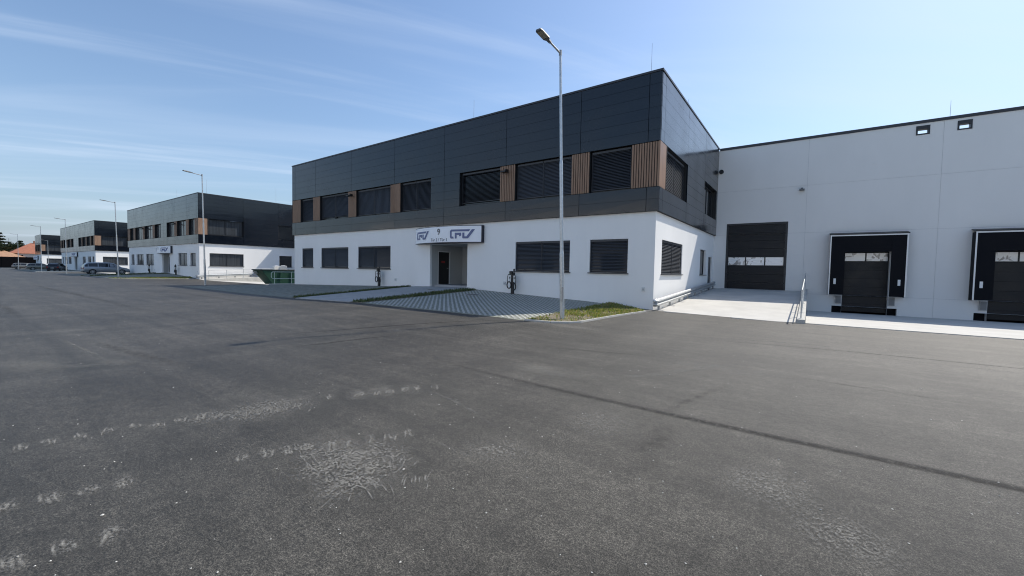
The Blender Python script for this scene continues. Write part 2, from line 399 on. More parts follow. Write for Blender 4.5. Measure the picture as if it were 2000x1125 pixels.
def blades(name, label, pts_fn, n, hmin, hmax, cols, seed, wid=0.012):
    rnd = random.Random(seed); mb = MB()
    for _ in range(n):
        x, y, z = pts_fn(rnd); a = rnd.uniform(0, 6.283); h = rnd.uniform(hmin, hmax)*rnd.uniform(0.5, 1); lean = rnd.uniform(0.1, 0.7)*h
        dx, dy = math.cos(a), math.sin(a); px, py = -dy*wid*rnd.uniform(0.6, 1.8), dx*wid*rnd.uniform(0.6, 1.8)
        b = len(mb.v)
        mb.v += [(x-px, y-py, z), (x+px, y+py, z), (x+dx*lean*0.4+px*0.8, y+dy*lean*0.4+py*0.8, z+h*0.6), (x+dx*lean*0.4-px*0.8, y+dy*lean*0.4-py*0.8, z+h*0.6), (x+dx*lean, y+dy*lean, z+h)]
        k = rnd.randrange(len(cols)); mb.f += [(b, b+1, b+2, b+3), (b+3, b+2, b+4)]; mb.m += [k, k]
    o = mb.build(name, cols, recalc=False); return tag(o, label, 'grass', kind='stuff')
def leafy(name, col):
    m = bpy.data.materials.new(name); m.use_nodes = True; t = m.node_tree; b = t.nodes['Principled BSDF']
    b.inputs['Base Color'].default_value = (*col, 1); b.inputs['Roughness'].default_value = 0.65
    tr = t.nodes.new('ShaderNodeBsdfTranslucent'); tr.inputs[0].default_value = (col[0]*1.25, col[1]*1.2, col[2]*.7, 1)
    mx = t.nodes.new('ShaderNodeMixShader'); mx.inputs[0].default_value = 0.45
    t.links.new(b.outputs[0], mx.inputs[1]); t.links.new(tr.outputs[0], mx.inputs[2])
    o = [x for x in t.nodes if x.type == 'OUTPUT_MATERIAL'][0]; t.links.new(mx.outputs[0], o.inputs[0]); return m
GR = [leafy('grass_a', (0.16, 0.21, 0.05)), leafy('grass_b', (0.25, 0.27, 0.08)), leafy('grass_c', (0.10, 0.15, 0.035)), leafy('grass_dry', (0.32, 0.27, 0.14))]
GRD = [mat('weed_a', (0.07, 0.10, 0.028), 0.7), mat('weed_b', (0.11, 0.12, 0.04), 0.7), mat('weed_c', (0.04, 0.065, 0.02), 0.7)]
def kerb_line(mb, pts, wid=0.06, h=0.05, seg=1.0, ox=0, oz=0, depth=0.15):
    """kerb stones butted end to end along a path of (x, y, z) points"""
    for a, b in zip(pts[:-1], pts[1:]):
        a, b = Vector(a), Vector(b); L = (b-a).length; n = max(1, round(L/seg)); d = (b-a)/n; nn = Vector((-d.y, d.x, 0)).normalized()*(wid/2)
        for i in range(n):
            p, q = a+d*(i+0.006), a+d*(i+0.994)
            lo = Vector((0,0,-depth)); hi = Vector((0,0,h)); o_ = Vector((ox,0,oz))
            mb.hexa([p-nn+lo+o_, q-nn+lo+o_, q+nn+lo+o_, p+nn+lo+o_, p-nn+hi+o_, q-nn+hi+o_, q+nn+hi+o_, p+nn+hi+o_])
ISL = [(-1.50,-7.42), (-1.18,-7.34), (-0.77,-7.17), (-0.42,-6.78), (-0.25,-6.3), (-0.18,-4.1), (0.04,-1.15), (-1.05,-0.30), (-1.85,-0.06)]
def isl_z(x, y): return edge_rel(x)*sstep((y+13)/5) + 0.035 + max(0, -x-0.2)*0.01*max(0, (y+7.5)/7.5)*6
def in_poly(x, y, P):
    c = False; n = len(P)
    for i in range(n):
        x0, y0 = P[i]; x1, y1 = P[(i+1) % n]
        if (y0 > y) != (y1 > y) and x < (x1-x0)*(y-y0)/(y1-y0)+x0: c = not c
    return c
for k, (ox, oz) in enumerate(APX):
    gx = 0.0
    pl = tag(sheet_skirt('mossy_paving', -31, -15.3, -7.5, 0.0, PAVG, 0.012, 40, 20, oz=oz, ox=ox), kind='structure')
    if k == 0: stones('paving_stone_rows', -30.95, -15.35, -7.45, -0.05, 0.012, oz, ox, pl, diag=False, wid=0.19, leng=0.19, pitch=0.215, gap=0.025, h=0.006, mat_=mat('mossy_stone', (0.215,0.225,0.195), 0.9, noise=(4,0.35,7)))
    wk = tag(sheet_skirt('walkway', -14.85, -10.35, -7.5, 0.5, WALK, 0.014, 24, 24, oz=oz, ox=ox), kind='structure')
    # the walk's slabs: thin real plates with open joints
    if k == 0:
        for i in range(9):
            for j in range(15):
                x0, x1 = -14.84+i*0.498, -14.84+i*0.498+0.492; y0, y1 = -7.48+j*0.5, -7.48+j*0.5+0.494
                m2 = MB(); zz = [apron_rel(x, y)+0.018+random.uniform(-.001, .001) for x, y in ((x0,y0),(x1,y0),(x1,y1),(x0,y1))]
                m2.hexa([(x0,y0,zz[0]-.006),(x1,y0,zz[1]-.006),(x1,y1,zz[2]-.006),(x0,y1,zz[3]-.006),(x0,y0,zz[0]+.012),(x1,y0,zz[1]+.012),(x1,y1,zz[2]+.012),(x0,y1,zz[3]+.012)])
                m2.build('slab', WALK, wk, recalc=False)
    gp = tag(sheet_skirt('grid_paving', -9.5, -1.5, -7.5, 0.0, JFILL, 0.010, 24, 20, oz=oz, ox=ox), kind='structure')
    if k == 0: stones('paver_rows', -9.48, -1.52, -7.48, -0.02, 0.010, oz, ox, gp)
    for a, b in ((-15.3, -14.85), (-10.35, -9.5)):
        st = tag(sheet_skirt('planting_strip', a, b, -7.5, -0.1, SOIL, 0.02, 2, 20, oz=oz, ox=ox), kind='structure')
        def f(r, a=a, b=b, ox=ox, oz=oz):
            x, y = r.uniform(a, b), r.uniform(-7.45, -0.3); 
            return (x+ox, y, apron_rel(x, y)+oz+0.02)
        blades('strip_grass', ('low dark weeds in the soil strip between mossy paving and entrance walkway' if a < -12 else 'low dark weeds in the soil strip between striped pavers and entrance walkway') + (', nearest office' if k == 0 else ', second office'), f, 2600 if k == 0 else 700, 0.03, 0.16, GRD, 11+k, 0.012 if k == 0 else 0.03)
    # lawn island
    mb = MB(); mb.face([(x+ox, y, isl_z(x, y)+oz) for x, y in ISL]); tag(mb.build('lawn_island', SOIL, recalc=False), kind='structure')
    mb = MB(); mb.face([(-1.8+ox,-0.05,0.10+oz), (-1.05+ox,-0.32,0.06+oz), (0.04+ox,-1.16,0.012+oz), (0.2+ox,-0.2,0.012+oz), (0.0+ox,0.0,0.012+oz), (-1.8+ox,0.0,0.11+oz)])
    tag(mb.build('gravel_strip', mat('gravel_dark', (0.12,0.12,0.115), 0.95, noise=(30,0.5,5), bump=(60,0.6,0.01)), recalc=False), kind='structure')
    def f(r, ox=ox, oz=oz):
        while True:
            x, y = r.uniform(-1.8, 0.05), r.uniform(-7.4, -0.3)
            if not in_poly(x, y, ISL): continue
            dens = 0.25 if (x+0.85)**2+(y+6.3)**2 < 1.0 else 1.0
            if r.random() < dens*(0.55+0.45*math.sin(x*5.1+1)*math.sin(y*3.3)): return (x+ox, y, isl_z(x, y)+oz)
    blades('island_grass', 'sunlit patchy green grass on the kerbed island beside the tall near lamp post' if k == 0 else 'olive patchy grass on the kerbed island of the second building along the road', f, 5200 if k == 0 else 2500, 0.03, 0.12, GR, 21+k, 0.010 if k == 0 else 0.03)
    mb = MB(); pts = [(x, y, isl_z(x, y)-0.02) for x, y in ISL[:7]]; kerb_line(mb, pts, 0.07, 0.035, 0.6, ox, oz)
    kerb_line(mb, [(0.04,-1.15,0.03), (-1.05,-0.30,0.07)], 0.06, 0.03, 0.6, ox, oz)
    kerb_line(mb, [(-1.50,-7.46,apron_rel(-1.5,-7.5)+0.01), (-1.5,-0.1,apron_rel(-1.5,-0.1)+0.01)], 0.06, 0.02, 1.0, ox, oz)
    tag(mb.build('island_kerb', CONC2, recalc=False), kind='structure')
    if k == 0:
        for (x, y, r, lb) in ((-8.2,-2.15,0.33,'round dark iron manhole cover set among the striped diagonal pavers'), (-11.6,-1.6,0.3,'round dark iron manhole cover in the grey slab walkway before the entrance')):
            t = thing('manhole_cover', lb, 'manhole cover', (x, y, apron_rel(x, y)+0.028))
            m2 = MB(); m2.cyl((0,0,-0.02), (0,0,0.004), r, r, 24); m2.build('lid', IRON, t)
            m2 = MB(); 
            for q in range(24):
                a0, a1 = q/24*6.2832, (q+1)/24*6.2832
                m2.hexa([(r*1.02*math.cos(a0),r*1.02*math.sin(a0),-.02),(r*1.15*math.cos(a0),r*1.15*math.sin(a0),-.02),(r*1.15*math.cos(a1),r*1.15*math.sin(a1),-.02),(r*1.02*math.cos(a1),r*1.02*math.sin(a1),-.02),
                         (r*1.02*math.cos(a0),r*1.02*math.sin(a0),.007),(r*1.15*math.cos(a0),r*1.15*math.sin(a0),.007),(r*1.15*math.cos(a1),r*1.15*math.sin(a1),.007),(r*1.02*math.cos(a1),r*1.02*math.sin(a1),.007)])
            m2.build('rim', GALVD, t)
for ox, oz, x0 in ((-105.7, -0.36, -38), (-177.0, -0.60, -14)):
    mb = MB(); mb.hexa([(ox+x0,-7.5,oz-.3),(ox-1,-7.5,oz-.3),(ox-1,0,oz-.3),(ox+x0,0,oz-.3),(ox+x0,-7.5,far_z(ox+x0)+.03),(ox-1,-7.5,far_z(ox)+.03),(ox-1,0,oz+.1),(ox+x0,0,oz+.1)])
    tag(mb.build('far_forecourt', PAVG), kind='structure')
    mb = MB(); mb.hexa([(ox-9.5,-7.5,oz-.3),(ox-.6,-7.5,oz-.3),(ox-.6,0,oz-.3),(ox-9.5,0,oz-.3),(ox-9.5,-7.5,far_z(ox)+.05),(ox-.6,-7.5,far_z(ox)+.05),(ox-.6,0,oz+.12),(ox-9.5,0,oz+.12)])
    tag(mb.build('far_grid_paving', mat('far_pavers', (.31,.31,.28), .9, noise=(3,.2,5))), kind='structure')
    mb = MB(); mb.box(ox+.3, -0.9, far_z(ox)-.4, ox+22.8, D, far_z(ox+10)+.07); tag(mb.build('far_dock_slab', CONC), kind='structure')

# ------------------------------------------------------------------ ramps and dock slabs (first and second building)
for k, (ox, oz) in enumerate(BLD[:2]):
    X1 = 34.0 if k == 0 else 20.7
    mb = MB(); xs = [0.16+(5.02-0.16)*i/8 for i in range(9)]
    for j in range(14):
        for i in range(8):
            q = []
            for ii, jj in ((i,j), (i+1,j), (i+1,j+1), (i,j+1)):
                x = xs[ii]; y = ramp_edge(x) + (D-ramp_edge(x))*jj/14; q.append((x+ox, y, ramp_rel(x, y)+oz))
            mb.face(q)
    for i in range(8):
        a, b = xs[i], xs[i+1]; mb.face([(a+ox,ramp_edge(a),oz+.004), (b+ox,ramp_edge(b),oz+.004), (b+ox,ramp_edge(b),oz-.2), (a+ox,ramp_edge(a),oz-.2)])
    rp = tag(mb.build('concrete_ramp', CONC, recalc=False), kind='structure')
    mb = MB()                                   # upstand along the ramp, retaining the dock yard
    for j in range(7):
        ya, yb = -1.08+(D+1.08)*j/7+0.004, -1.08+(D+1.08)*(j+1)/7-0.004
        za, zb = ramp_rel(5, ya)+0.13+oz, ramp_rel(5, yb)+0.13+oz
        mb.hexa([(5.02+ox,ya,oz-.9),(5.24+ox,ya,oz-.9),(5.24+ox,yb,oz-.9),(5.02+ox,yb,oz-.9),(5.02+ox,ya,za),(5.24+ox,ya,za),(5.24+ox,yb,zb),(5.02+ox,yb,zb)])
    mb.build('upstand', CONC2, rp)
    mb = MB(); xs = [5.25+(X1-5.25)*i/12 for i in range(13)]
    for i in range(12):
        for j in range(6):
            ya, yb = -0.8+(D+0.8)*j/6, -0.8+(D+0.8)*(j+1)/6
            mb.face([(xs[i]+ox,ya,slab_rel(ya)+oz), (xs[i+1]+ox,ya,slab_rel(ya)+oz), (xs[i+1]+ox,yb,slab_rel(yb)+oz), (xs[i]+ox,yb,slab_rel(yb)+oz)])
        mb.face([(xs[i]+ox,-.8,slab_rel(-.8)+oz), (xs[i+1]+ox,-.8,slab_rel(-.8)+oz), (xs[i+1]+ox,-.8,oz-.25), (xs[i]+ox,-.8,oz-.25)])
    tag(mb.build('dock_slab', CONC, recalc=False), kind='structure')
    # crash barrier along the office side
    wh = 'of the building signed number 9' if k == 0 else 'of the second building along the road'
    t = thing('crash_barrier', 'galvanised crash barrier along the white side wall '+wh, 'crash barrier', (ox, 0, oz))
    prof = [(0.00,.30),(0.03,.32),(0.075,.37),(0.075,.40),(0.03,.44),(0.0,.455),(0.03,.47),(0.075,.51),(0.075,.54),(0.03,.59),(0.0,.61)]
    mb = MB(); y0, y1 = -0.25, 12.3; n = 8
    def zb(y): return ramp_rel(0.4, y)-0.12
    for j in range(n):
        ya, yb = y0+(y1-y0)*j/n, y0+(y1-y0)*(j+1)/n
        for (d0, h0), (d1, h1) in zip(prof[:-1], prof[1:]):
            mb.face([(.24+d0,ya,zb(ya)+h0), (.24+d0,yb,zb(yb)+h0), (.24+d1,yb,zb(yb)+h1), (.24+d1,ya,zb(ya)+h1)])
    for q in range(6):                            # rounded end piece turning back to the wall
        a0, a1 = q/6*math.pi/2, (q+1)/6*math.pi/2
        for (d0, h0), (d1, h1) in zip(prof[:-1], prof[1:]):
            f = lambda a, d: (.13+(.11+d)*math.cos(a), y0-(.11+d)*math.sin(a))
            mb.face([(*f(a0,d0),zb(y0)+h0), (*f(a1,d0),zb(y0)+h0), (*f(a1,d1),zb(y0)+h1), (*f(a0,d1),zb(y0)+h1)])
    r_ = mb.build('rail', GALV, t, recalc=False)
    sd = r_.modifiers.new('thick', 'SOLIDIFY'); sd.thickness = 0.005
    for j in range(8):
        y = 0.15+j*1.7; z0 = ramp_rel(0.3, y)
        mb = MB(); mb.box(.16,y-.05,z0,.235,y+.05,zb(y)+.58); mb.box(.10,y-.12,z0,.42,y+.12,z0+.012); mb.build('post', GALVD, t)
    # handrail on the upstand
    t = thing('ramp_handrail', 'galvanised handrail on the ramp upstand '+('of the building signed number 9' if k == 0 else 'of the second building along the road'), 'handrail', (ox, 0, oz))
    rt = lambda y: ramp_rel(5, y)+0.13
    ya, yb = -0.75, D-0.35
    for hgt in (0.95, 0.50):
        mb = MB(); mb.cyl((5.12,ya,rt(ya)+hgt), (5.12,yb,rt(yb)+hgt), 0.024 if hgt > .9 else 0.018); mb.build('rail', GALV, t, smooth=True)
    for j in range(9):
        y = ya+(yb-ya)*j/8; mb = MB(); mb.cyl((5.12,y,rt(y)-.01), (5.12,y,rt(y)+.95), 0.02); mb.box(5.06,y-.06,rt(y)-.005,5.18,y+.06,rt(y)+.012); mb.build('post', GALV, t)

# ------------------------------------------------------------------ the office and hall buildings
O_ = 0.12                                     # how far the cladding stands proud of the render
H = 9.92; HC = 4.15
ZL = [4.15, 4.655, 5.15]; ZM = [5.15, 5.62, 6.09, 6.56, 7.03]; ZU = [7.03+i*(9.83-7.03)/6 for i in range(7)]
def cells(u0, u1, z0, z1, ops):
    us = sorted({u0, u1, *[min(max(v, u0), u1) for o in ops for v in o[:2]]}); zs = sorted({z0, z1, *[min(max(v, z0), z1) for o in ops for v in o[2:4]]})
    r = []
    for i in range(len(us)-1):
        for j in range(len(zs)-1):
            a, b, c, d = us[i], us[i+1], zs[j], zs[j+1]; mu, mz = (a+b)/2, (c+d)/2
            if not any(o[0] < mu < o[1] and o[2] < mz < o[3] for o in ops): r.append((a, b, c, d))
    return r
def wall(mb, P, u0, u1, z0, z1, ops, dep, mi=0, mr=0):
    for a, b, c, d in cells(u0, u1, z0, z1, ops): mb.face([P(a,c,0), P(b,c,0), P(b,d,0), P(a,d,0)], mi)
    for a, b, c, d in [o[:4] for o in ops]:
        a, b, c, d = max(a,u0), min(b,u1), max(c,z0), min(d,z1)
        if a >= b or c >= d: continue
        for (ua, za), (ub, zb_) in (((a,c),(b,c)), ((b,c),(b,d)), ((b,d),(a,d)), ((a,d),(a,c))):
            mb.face([P(ua,za,0), P(ub,zb_,0), P(ub,zb_,dep), P(ua,za,dep)], mr)
def window(par, P, u0, u1, z0, z1, d, leaves=1, blind=None, glass=None, sill=True, drop=1.0):
    """frame + pane + venetian blind + sill; P maps (along, up, inwards)"""
    fr = MB(); fw = 0.06
    fr.pbox(P, u0+.002, u1-.002, z0+.002, z0+fw, d+.10, d+.17); fr.pbox(P, u0+.002, u1-.002, z1-fw, z1-.002, d+.10, d+.17)
    us = [u0+(u1-u0)*i/leaves for i in range(leaves+1)]
    for i, u in enumerate(us):
        a, b = (u+.002, u+fw) if i == 0 else ((u-fw, u-.002) if i == leaves else (u-fw*.6, u+fw*.6))
        fr.pbox(P, a, b, z0+fw+.001, z1-fw-.001, d+.10, d+.17)
    W = fr.build('window', FRAME, par)
    for i in range(leaves):
        m = MB(); m.pbox(P, us[i]+fw*.62, us[i+1]-fw*.62, z0+fw*.9, z1-fw*.9, d+.13, d+.15); m.build('pane', glass or GLASS, W)
    if sill:
        m = MB(); m.pbox(P, u0-.06, u1+.06, z0-.045, z0-.004, -.07, .02); m.build('sill', SILL, W)
    if blind:
        tilt = math.radians(blind)
        for i in range(leaves):
            a, b = us[i]+(.035 if i == 0 else .02), us[i+1]-(.035 if i == leaves-1 else .02)
            m = MB(); m.pbox(P, a, b, z1-.10, z1-.005, d+.005, d+.085)
            zz = z1-.13; zend = z1-(z1-z0)*drop+.05; pitch = 0.066
            while zz > zend:
                c_, s_ = math.cos(tilt)*.034, math.sin(tilt)*.034
                A = (d+.045-c_, zz-s_); B = (d+.045, zz+.006); C = (d+.045+c_, zz+s_)
                e = random.uniform(-.002, .002)
                for (p, q) in ((A, B), (B, C)):
                    m.face([P(a+.006,p[1]+e,p[0]), P(b-.006,p[1]-e,p[0]), P(b-.006,q[1]-e,q[0]), P(a+.006,q[1]+e,q[0])])
                zz -= pitch
            m.pbox(P, a+.006, b-.006, zend-.045, zend-.015, d+.01, d+.08)
            m.pbox(P, a-.012, a+.004, z0+.01, z1-.006, d+.02, d+.07); m.pbox(P, b-.004, b+.012, z0+.01, z1-.006, d+.02, d+.07)
            m.build('blind', BLIND, W, recalc=False)
    return W
def timber(par, P, u0, u1, z0, z1, d0, mats=None, pitch=0.112):
    m = MB(); m.pbox(P, u0+.004, u1-.004, z0+.004, z1-.004, d0+.05, d0+.09, 1)
    n = max(2, round((u1-u0)/pitch)); w_ = (u1-u0)/n
    for i in range(n):
        m.pbox(P, u0+i*w_+.018, u0+(i+1)*w_-.018, z0+.012, z1-.012, d0+.012, d0+.05, 0)
    return m.build('timber_panel', [WOOD, CLADB], par)
def panels(par, P, cols, rows, ops=(), far=False, gap=0.022, hgap=0.009, mb_far=None, wob=0.0025):
    for u0, u1 in cols:
        for z0, z1 in rows:
            m = mb_far if far else MB()
            e = [random.uniform(-wob, wob) for _ in range(4)]
            a, b, c, d = u0+gap/2, u1-gap/2, z0+hgap/2, z1-hgap/2
            m.hexa([P(a,c,-O_+e[0]),P(b,c,-O_+e[1]),P(b,c,-.05),P(a,c,-.05),P(a,d,-O_+e[2]),P(b,d,-O_+e[3]),P(b,d,-.05),P(a,d,-.05)])
            if not far: m.build('cladding_panel', CLAD, par)
def flood(par, P, u, z):
    m = MB(); m.pbox(P, u-.16, u+.16, z-.10, z-.02, -.52, -.24)
    m.build('floodlight', BLACK, par)
    m = MB(); m.pbox(P, u-.05, u+.05, z-.04, z+.10, -.30, -.08); m.build('floodlight_bracket', BLACK, par)

LOGO_POLY = [  # strokes of the three-letter mark, unit height, slanted; (x, z)
    [(0.14,1.0),(0.0,0.82),(0.0,0.16),(0.12,0.0),(0.52,0.0),(0.46,0.22),(0.26,0.22),(0.24,0.26),(0.24,0.74),(0.27,0.78)],
    [(0.14,1.0),(0.27,0.78),(1.05,0.78),(1.05,1.0)], [(1.05,1.0),(1.05,0.78),(2.0,0.78),(2.0,1.0)], [(2.0,1.0),(2.0,0.78),(2.36,0.78),(2.54,1.0)],
    [(0.66,0.0),(0.90,0.0),(0.90,0.48),(0.66,0.64)], [(0.66,0.64),(0.90,0.38),(1.46,0.38),(1.46,0.64)], [(1.22,0.38),(1.46,0.38),(1.40,0.24),(1.18,0.24)],
    [(1.60,0.64),(1.85,0.64),(1.85,0.22),(2.02,0.22),(2.02,0.0),(1.66,0.0),(1.60,0.1)],
    [(2.02,0.0),(2.28,0.0),(3.05,1.0),(2.70,1.0),(2.10,0.22),(2.02,0.22)]]
def sign(loc, x0, x1, z0, z1, label, num, txt, far=False):
    t = thing('entrance_sign', label, 'sign', loc)
    xm = (x0+x1)/2; hw = (x1-x0)/2; n = 18
    Y = lambda x: -0.78 + 0.58*((x-xm)/hw)**2
    m = MB(); X = [x0+(x1-x0)*i/n for i in range(n+1)]
    for i in range(n):
        a, b = X[i], X[i+1]
        m.hexa([(a,Y(a),z0),(b,Y(b),z0),(b,-.004,z0),(a,-.004,z0),(a,Y(a),z1),(b,Y(b),z1),(b,-.004,z1),(a,-.004,z1)])
    m.build('casing', mat('sign_casing', (0.02,0.022,0.035), 0.4), t)
    m = MB()
    for i in range(n):
        a, b = X[i], X[i+1]
        aa = a+.03 if i == 0 else a; bb = b-.03 if i == n-1 else b
        m.face([(aa,Y(aa)-.012,z0+.035),(bb,Y(bb)-.012,z0+.035),(bb,Y(bb)-.012,z1-.035),(aa,Y(aa)-.012,z1-.035)])
    m.build('face', SIGNF, t, recalc=False)
    def logo(cx, sc, mt):
        m = MB()
        for k, pl in enumerate(LOGO_POLY): m.face([(cx+(p[0]-1.5)*sc, Y(cx+(p[0]-1.5)*sc)-.026-.0006*k, (z0+z1)/2+(p[1]-.5)*sc) for p in pl])
        m.build('logo', mt, t, recalc=False)
    lm = LOGOB if far else LOGO
    logo(xm-1.66, 0.47, lm); logo(xm+1.55, 0.50, lm)
    def text(s, cx, cz, size, mt, nm):
        cu = bpy.data.curves.new('txt', 'FONT'); cu.body = s; cu.size = size; cu.align_x = 'CENTER'; cu.align_y = 'CENTER'
        ob = bpy.data.objects.new('txt', cu); COL.objects.link(ob); bpy.context.view_layer.update()
        me = bpy.data.meshes.new_from_object(ob.evaluated_get(bpy.context.evaluated_depsgraph_get()))
        bpy.data.objects.remove(ob)
        for v in me.vertices: x, z = v.co.x, v.co.y; v.co = (cx+x, Y(cx+x)-.028, cz+z)
        me.materials.clear(); me.materials.append(mt)
        o = bpy.data.objects.new(nm, me); COL.objects.link(o); o.parent = t
    if num: text(num, xm-0.05, z1-.34, 0.50, BLACK, 'number')
    if txt: text(txt, xm-0.05, z0+.17, 0.25, BLACK, 'text')
    return t

def building(loc, label, L, upper, wood, lower, entr, joints, mid_cols, far=False, hall_x1=34.0, side_blind=True, fblind=True, number='9', b1=False):
    root = thing('logistics_building', label, 'building', loc)
    PF = lambda u, z, d: (u, d, z)              # front wall, looking along +y
    PS = lambda u, z, d: (-d, u, z)             # side wall facing +x
    zb0 = -0.35
    # ---- render walls
    ops = [(*o, ) for o in lower] + ([(entr[0], entr[1], 0.2, 3.03)] if entr else [])
    sops = [(1.0, 4.6, 1.53, 3.04), (8.85, 10.5, 1.53, 3.04), (11.3, 12.5, 0.3, 2.68)]
    m = MB(); wall(m, PF, -L, 0, zb0, HC+.02, [o for o in ops if not (entr and o[0] == entr[0] and o[1] == entr[1])] + ([(entr[0], entr[1], 0.2, 3.03)] if entr else []), 0.16)
    wall(m, PS, 0, D, zb0, HC+.02, sops, 0.16)
    m.face([(-L,0,zb0), (-L,D,zb0), (-L,D,HC+.02), (-L,0,HC+.02)])
    m.build('rendered_wall', PLAST, root, recalc=False)
    m = MB(); m.box(-L-.006, -.006, zb0, .006, .02, -0.02 if b1 else 0.0); 
    # ---- cladding backing (dark) with window cut-outs, soffit, far side
    m = MB(); B = 0.05
    PFb = lambda u, z, d: (u, d-B, z); PSb = lambda u, z, d: (B-d, u, z)
    uops = [(a, b, 5.15, 7.03) for a, b in upper]
    suops = [(0.88, 4.56, 5.2, 7.03), (8.76, 12.52, 5.2, 7.03)]
    wall(m, PFb, -L-.05, B, HC+.03, 9.80, uops, 0.28, 0, 1); wall(m, PSb, -B+.0, D, HC+.03, 9.80, suops, 0.28, 0, 1)
    m.face([(-L-O_,-O_,HC), (O_,-O_,HC), (O_,D,HC), (-L-O_,D,HC)])
    m.face([(-L-O_,-O_,HC), (-L-O_,D,HC), (-L-O_,D,9.83), (-L-O_,-O_,9.83)])
    m.build('cladding_frame', [CLADB, REVEAL], root, recalc=False)
    # ---- panels
    mbf = MB() if far else None
    PC = lambda u, z, d: (u, d, z)
    cols = list(zip(joints[:-1], joints[1:])); rl = list(zip(ZL[:-1], ZL[1:])); ru = list(zip(ZU[:-1], ZU[1:])); rm = list(zip(ZM[:-1], ZM[1:]))
    panels(root, PC, cols, rl+ru, far=far, mb_far=mbf); panels(root, PC, mid_cols, rm, far=far, mb_far=mbf)
    sj = [-O_, 0.42, 4.53, 8.74, D-.005]; sc = list(zip(sj[:-1], sj[1:]))
    PSC = lambda u, z, d: (-d, u, z)
    panels(root, PSC, [(-O_+.05, .42)] + sc[1:], rl+ru, far=far, mb_far=mbf); panels(root, PSC, [(4.60, 8.72), (12.56, D-.005)], rm, far=far, mb_far=mbf)
    if far: mbf.build('cladding_panels', CLAD, root)
    # ---- windows
    for i, (a, b) in enumerate(upper):
        n = 2 if b-a > 2.3 and not (b1 and abs(a+11.05) < .1) else 1
        window(root, PF, a+.03, b-.03, 5.18, 7.00, 0.02, n, (fblind and (28 if (b1 and abs(a+11.05) < .1) else 52 + 6*(i % 3))), GLASS if fblind else GLASSL, sill=False, drop=0.93 if i % 3 == 1 else 0.97)
    for i, (a, b, c, d) in enumerate(lower):
        n = 2 if b-a > 2.3 else 1
        window(root, PF, a, b, c, d, 0.02, n, (fblind and 50+5*(i % 2)), GLASS if fblind else GLASSL, drop=0.97)
    window(root, PS, 0.91, 4.53, 5.23, 7.00, 0.02, 2, 56 if side_blind else None, GLASS if side_blind else GLASSL, sill=False)
    window(root, PS, 8.79, 12.49, 5.23, 7.00, 0.02, 2, None, GLASS, sill=False)
    window(root, PS, 1.0, 4.6, 1.53, 3.04, 0.02, 2, 56 if side_blind else None, GLASS if side_blind else GLASSL)
    window(root, PS, 8.85, 10.5, 1.53, 3.04, 0.02, 1, None, GLASS)
    m = MB(); m.box(-.12, 11.3, .3, -.08, 12.5, 2.68); dd = m.build('side_door', FRAME, root)
    m = MB(); m.cyl((-.08,11.45,1.45), (-.02,11.45,1.45), .012); m.cyl((-.02,11.45,1.45), (-.02,11.58,1.45), .012); m.build('handle', GALV, dd)
    # ---- timber
    for a, b in wood: timber(root, PF, a, b, 5.16, 7.02, -O_, pitch=0.112)
    m = MB(); m.box(.055, -.10, 5.17, O_-.006, .78, 7.02); m.build('timber_return', WOODS, root)
    m = MB(); m.box(.05, .785, 5.16, O_, .875, 7.03); m.build('joint_post', CLADB, root)
    # ---- coping, roof, hidden sides
    m = MB(); m.box(-L-O_-.03, -O_-.03, 9.835, O_+.03, .30, H); m.box(O_+.03, .302, 9.835, -.30, D, H); m.box(-L-O_-.03, .302, 9.835, -L+.3, D, H)
    m.build('coping', COPE, root)
    m = MB(); m.face([(-L,0.1,9.5), (-.1,0.1,9.5), (-.1,D,9.5), (-L,D,9.5)]); m.build('office_roof', ROOFM, root, recalc=False)
    # ---- entrance recess
    if entr:
        e0, e1 = entr; m = MB(); yb = 2.9
        door = (0.72, 1.69, 0.6, 2.63)
        PL = lambda u, z, d: (e0-d, u, z)
        wall(m, PL, 0.161, yb, 0.2, 3.05, [door], 0.12)
        m.face([(e0,yb,.2), (e1,yb,.2), (e1,yb,3.05), (e0,yb,3.05)]); m.face([(e1,.161,.2), (e1,yb,.2), (e1,yb,3.05), (e1,.161,3.05)])
        m.face([(e0,.161,3.04), (e1,.161,3.04), (e1,yb,3.04), (e0,yb,3.04)])
        rc = m.build('entrance_recess', RECW, root, recalc=False)
        m = MB(); m.box(e0-.11, .725, .605, e0-.05, 1.685, 2.625); dr = m.build('entrance_door', mat('door_leaf_dark', (0.012,0.012,0.014), 0.3), root)
        m = MB(); m.cyl((e0-.05,1.58,1.62), (e0+.0,1.58,1.62), .012); m.cyl((e0,1.58,1.62), (e0,1.46,1.62), .012); m.build('handle', GALV, dr)
        m = MB(); m.box(e0-.049, 1.02, 1.95, e0-.046, 1.32, 2.07); m.build('notice', RED, dr)
        m = MB()
        for a, b, c, d in ((.665,.722,.6,2.69), (1.688,1.745,.6,2.69), (.722,1.688,2.632,2.69)): m.box(e0-.02, a, c, e0+.012, b, d)
        m.build('door_frame', WBOX, rc)
        m = MB(); m.box(e0+.004, .40, .2, e1-.004, yb-.004, .595); sp_ = m.build('threshold', TILE, root)
        w_ = (e1-e0)/4
        for i in range(4):
            m = MB(); m.box(e0+i*w_+.008, .375, .36, e0+(i+1)*w_-.008, .405, .60); m.build('tile', TILE, sp_)
    # ---- hall
    y0 = D; hx0 = -L-.1; hx1 = hall_x1
    PH = lambda u, z, d: (u, y0+d, z)
    dock_x = [6.42, 12.10] if b1 else []
    hops = []
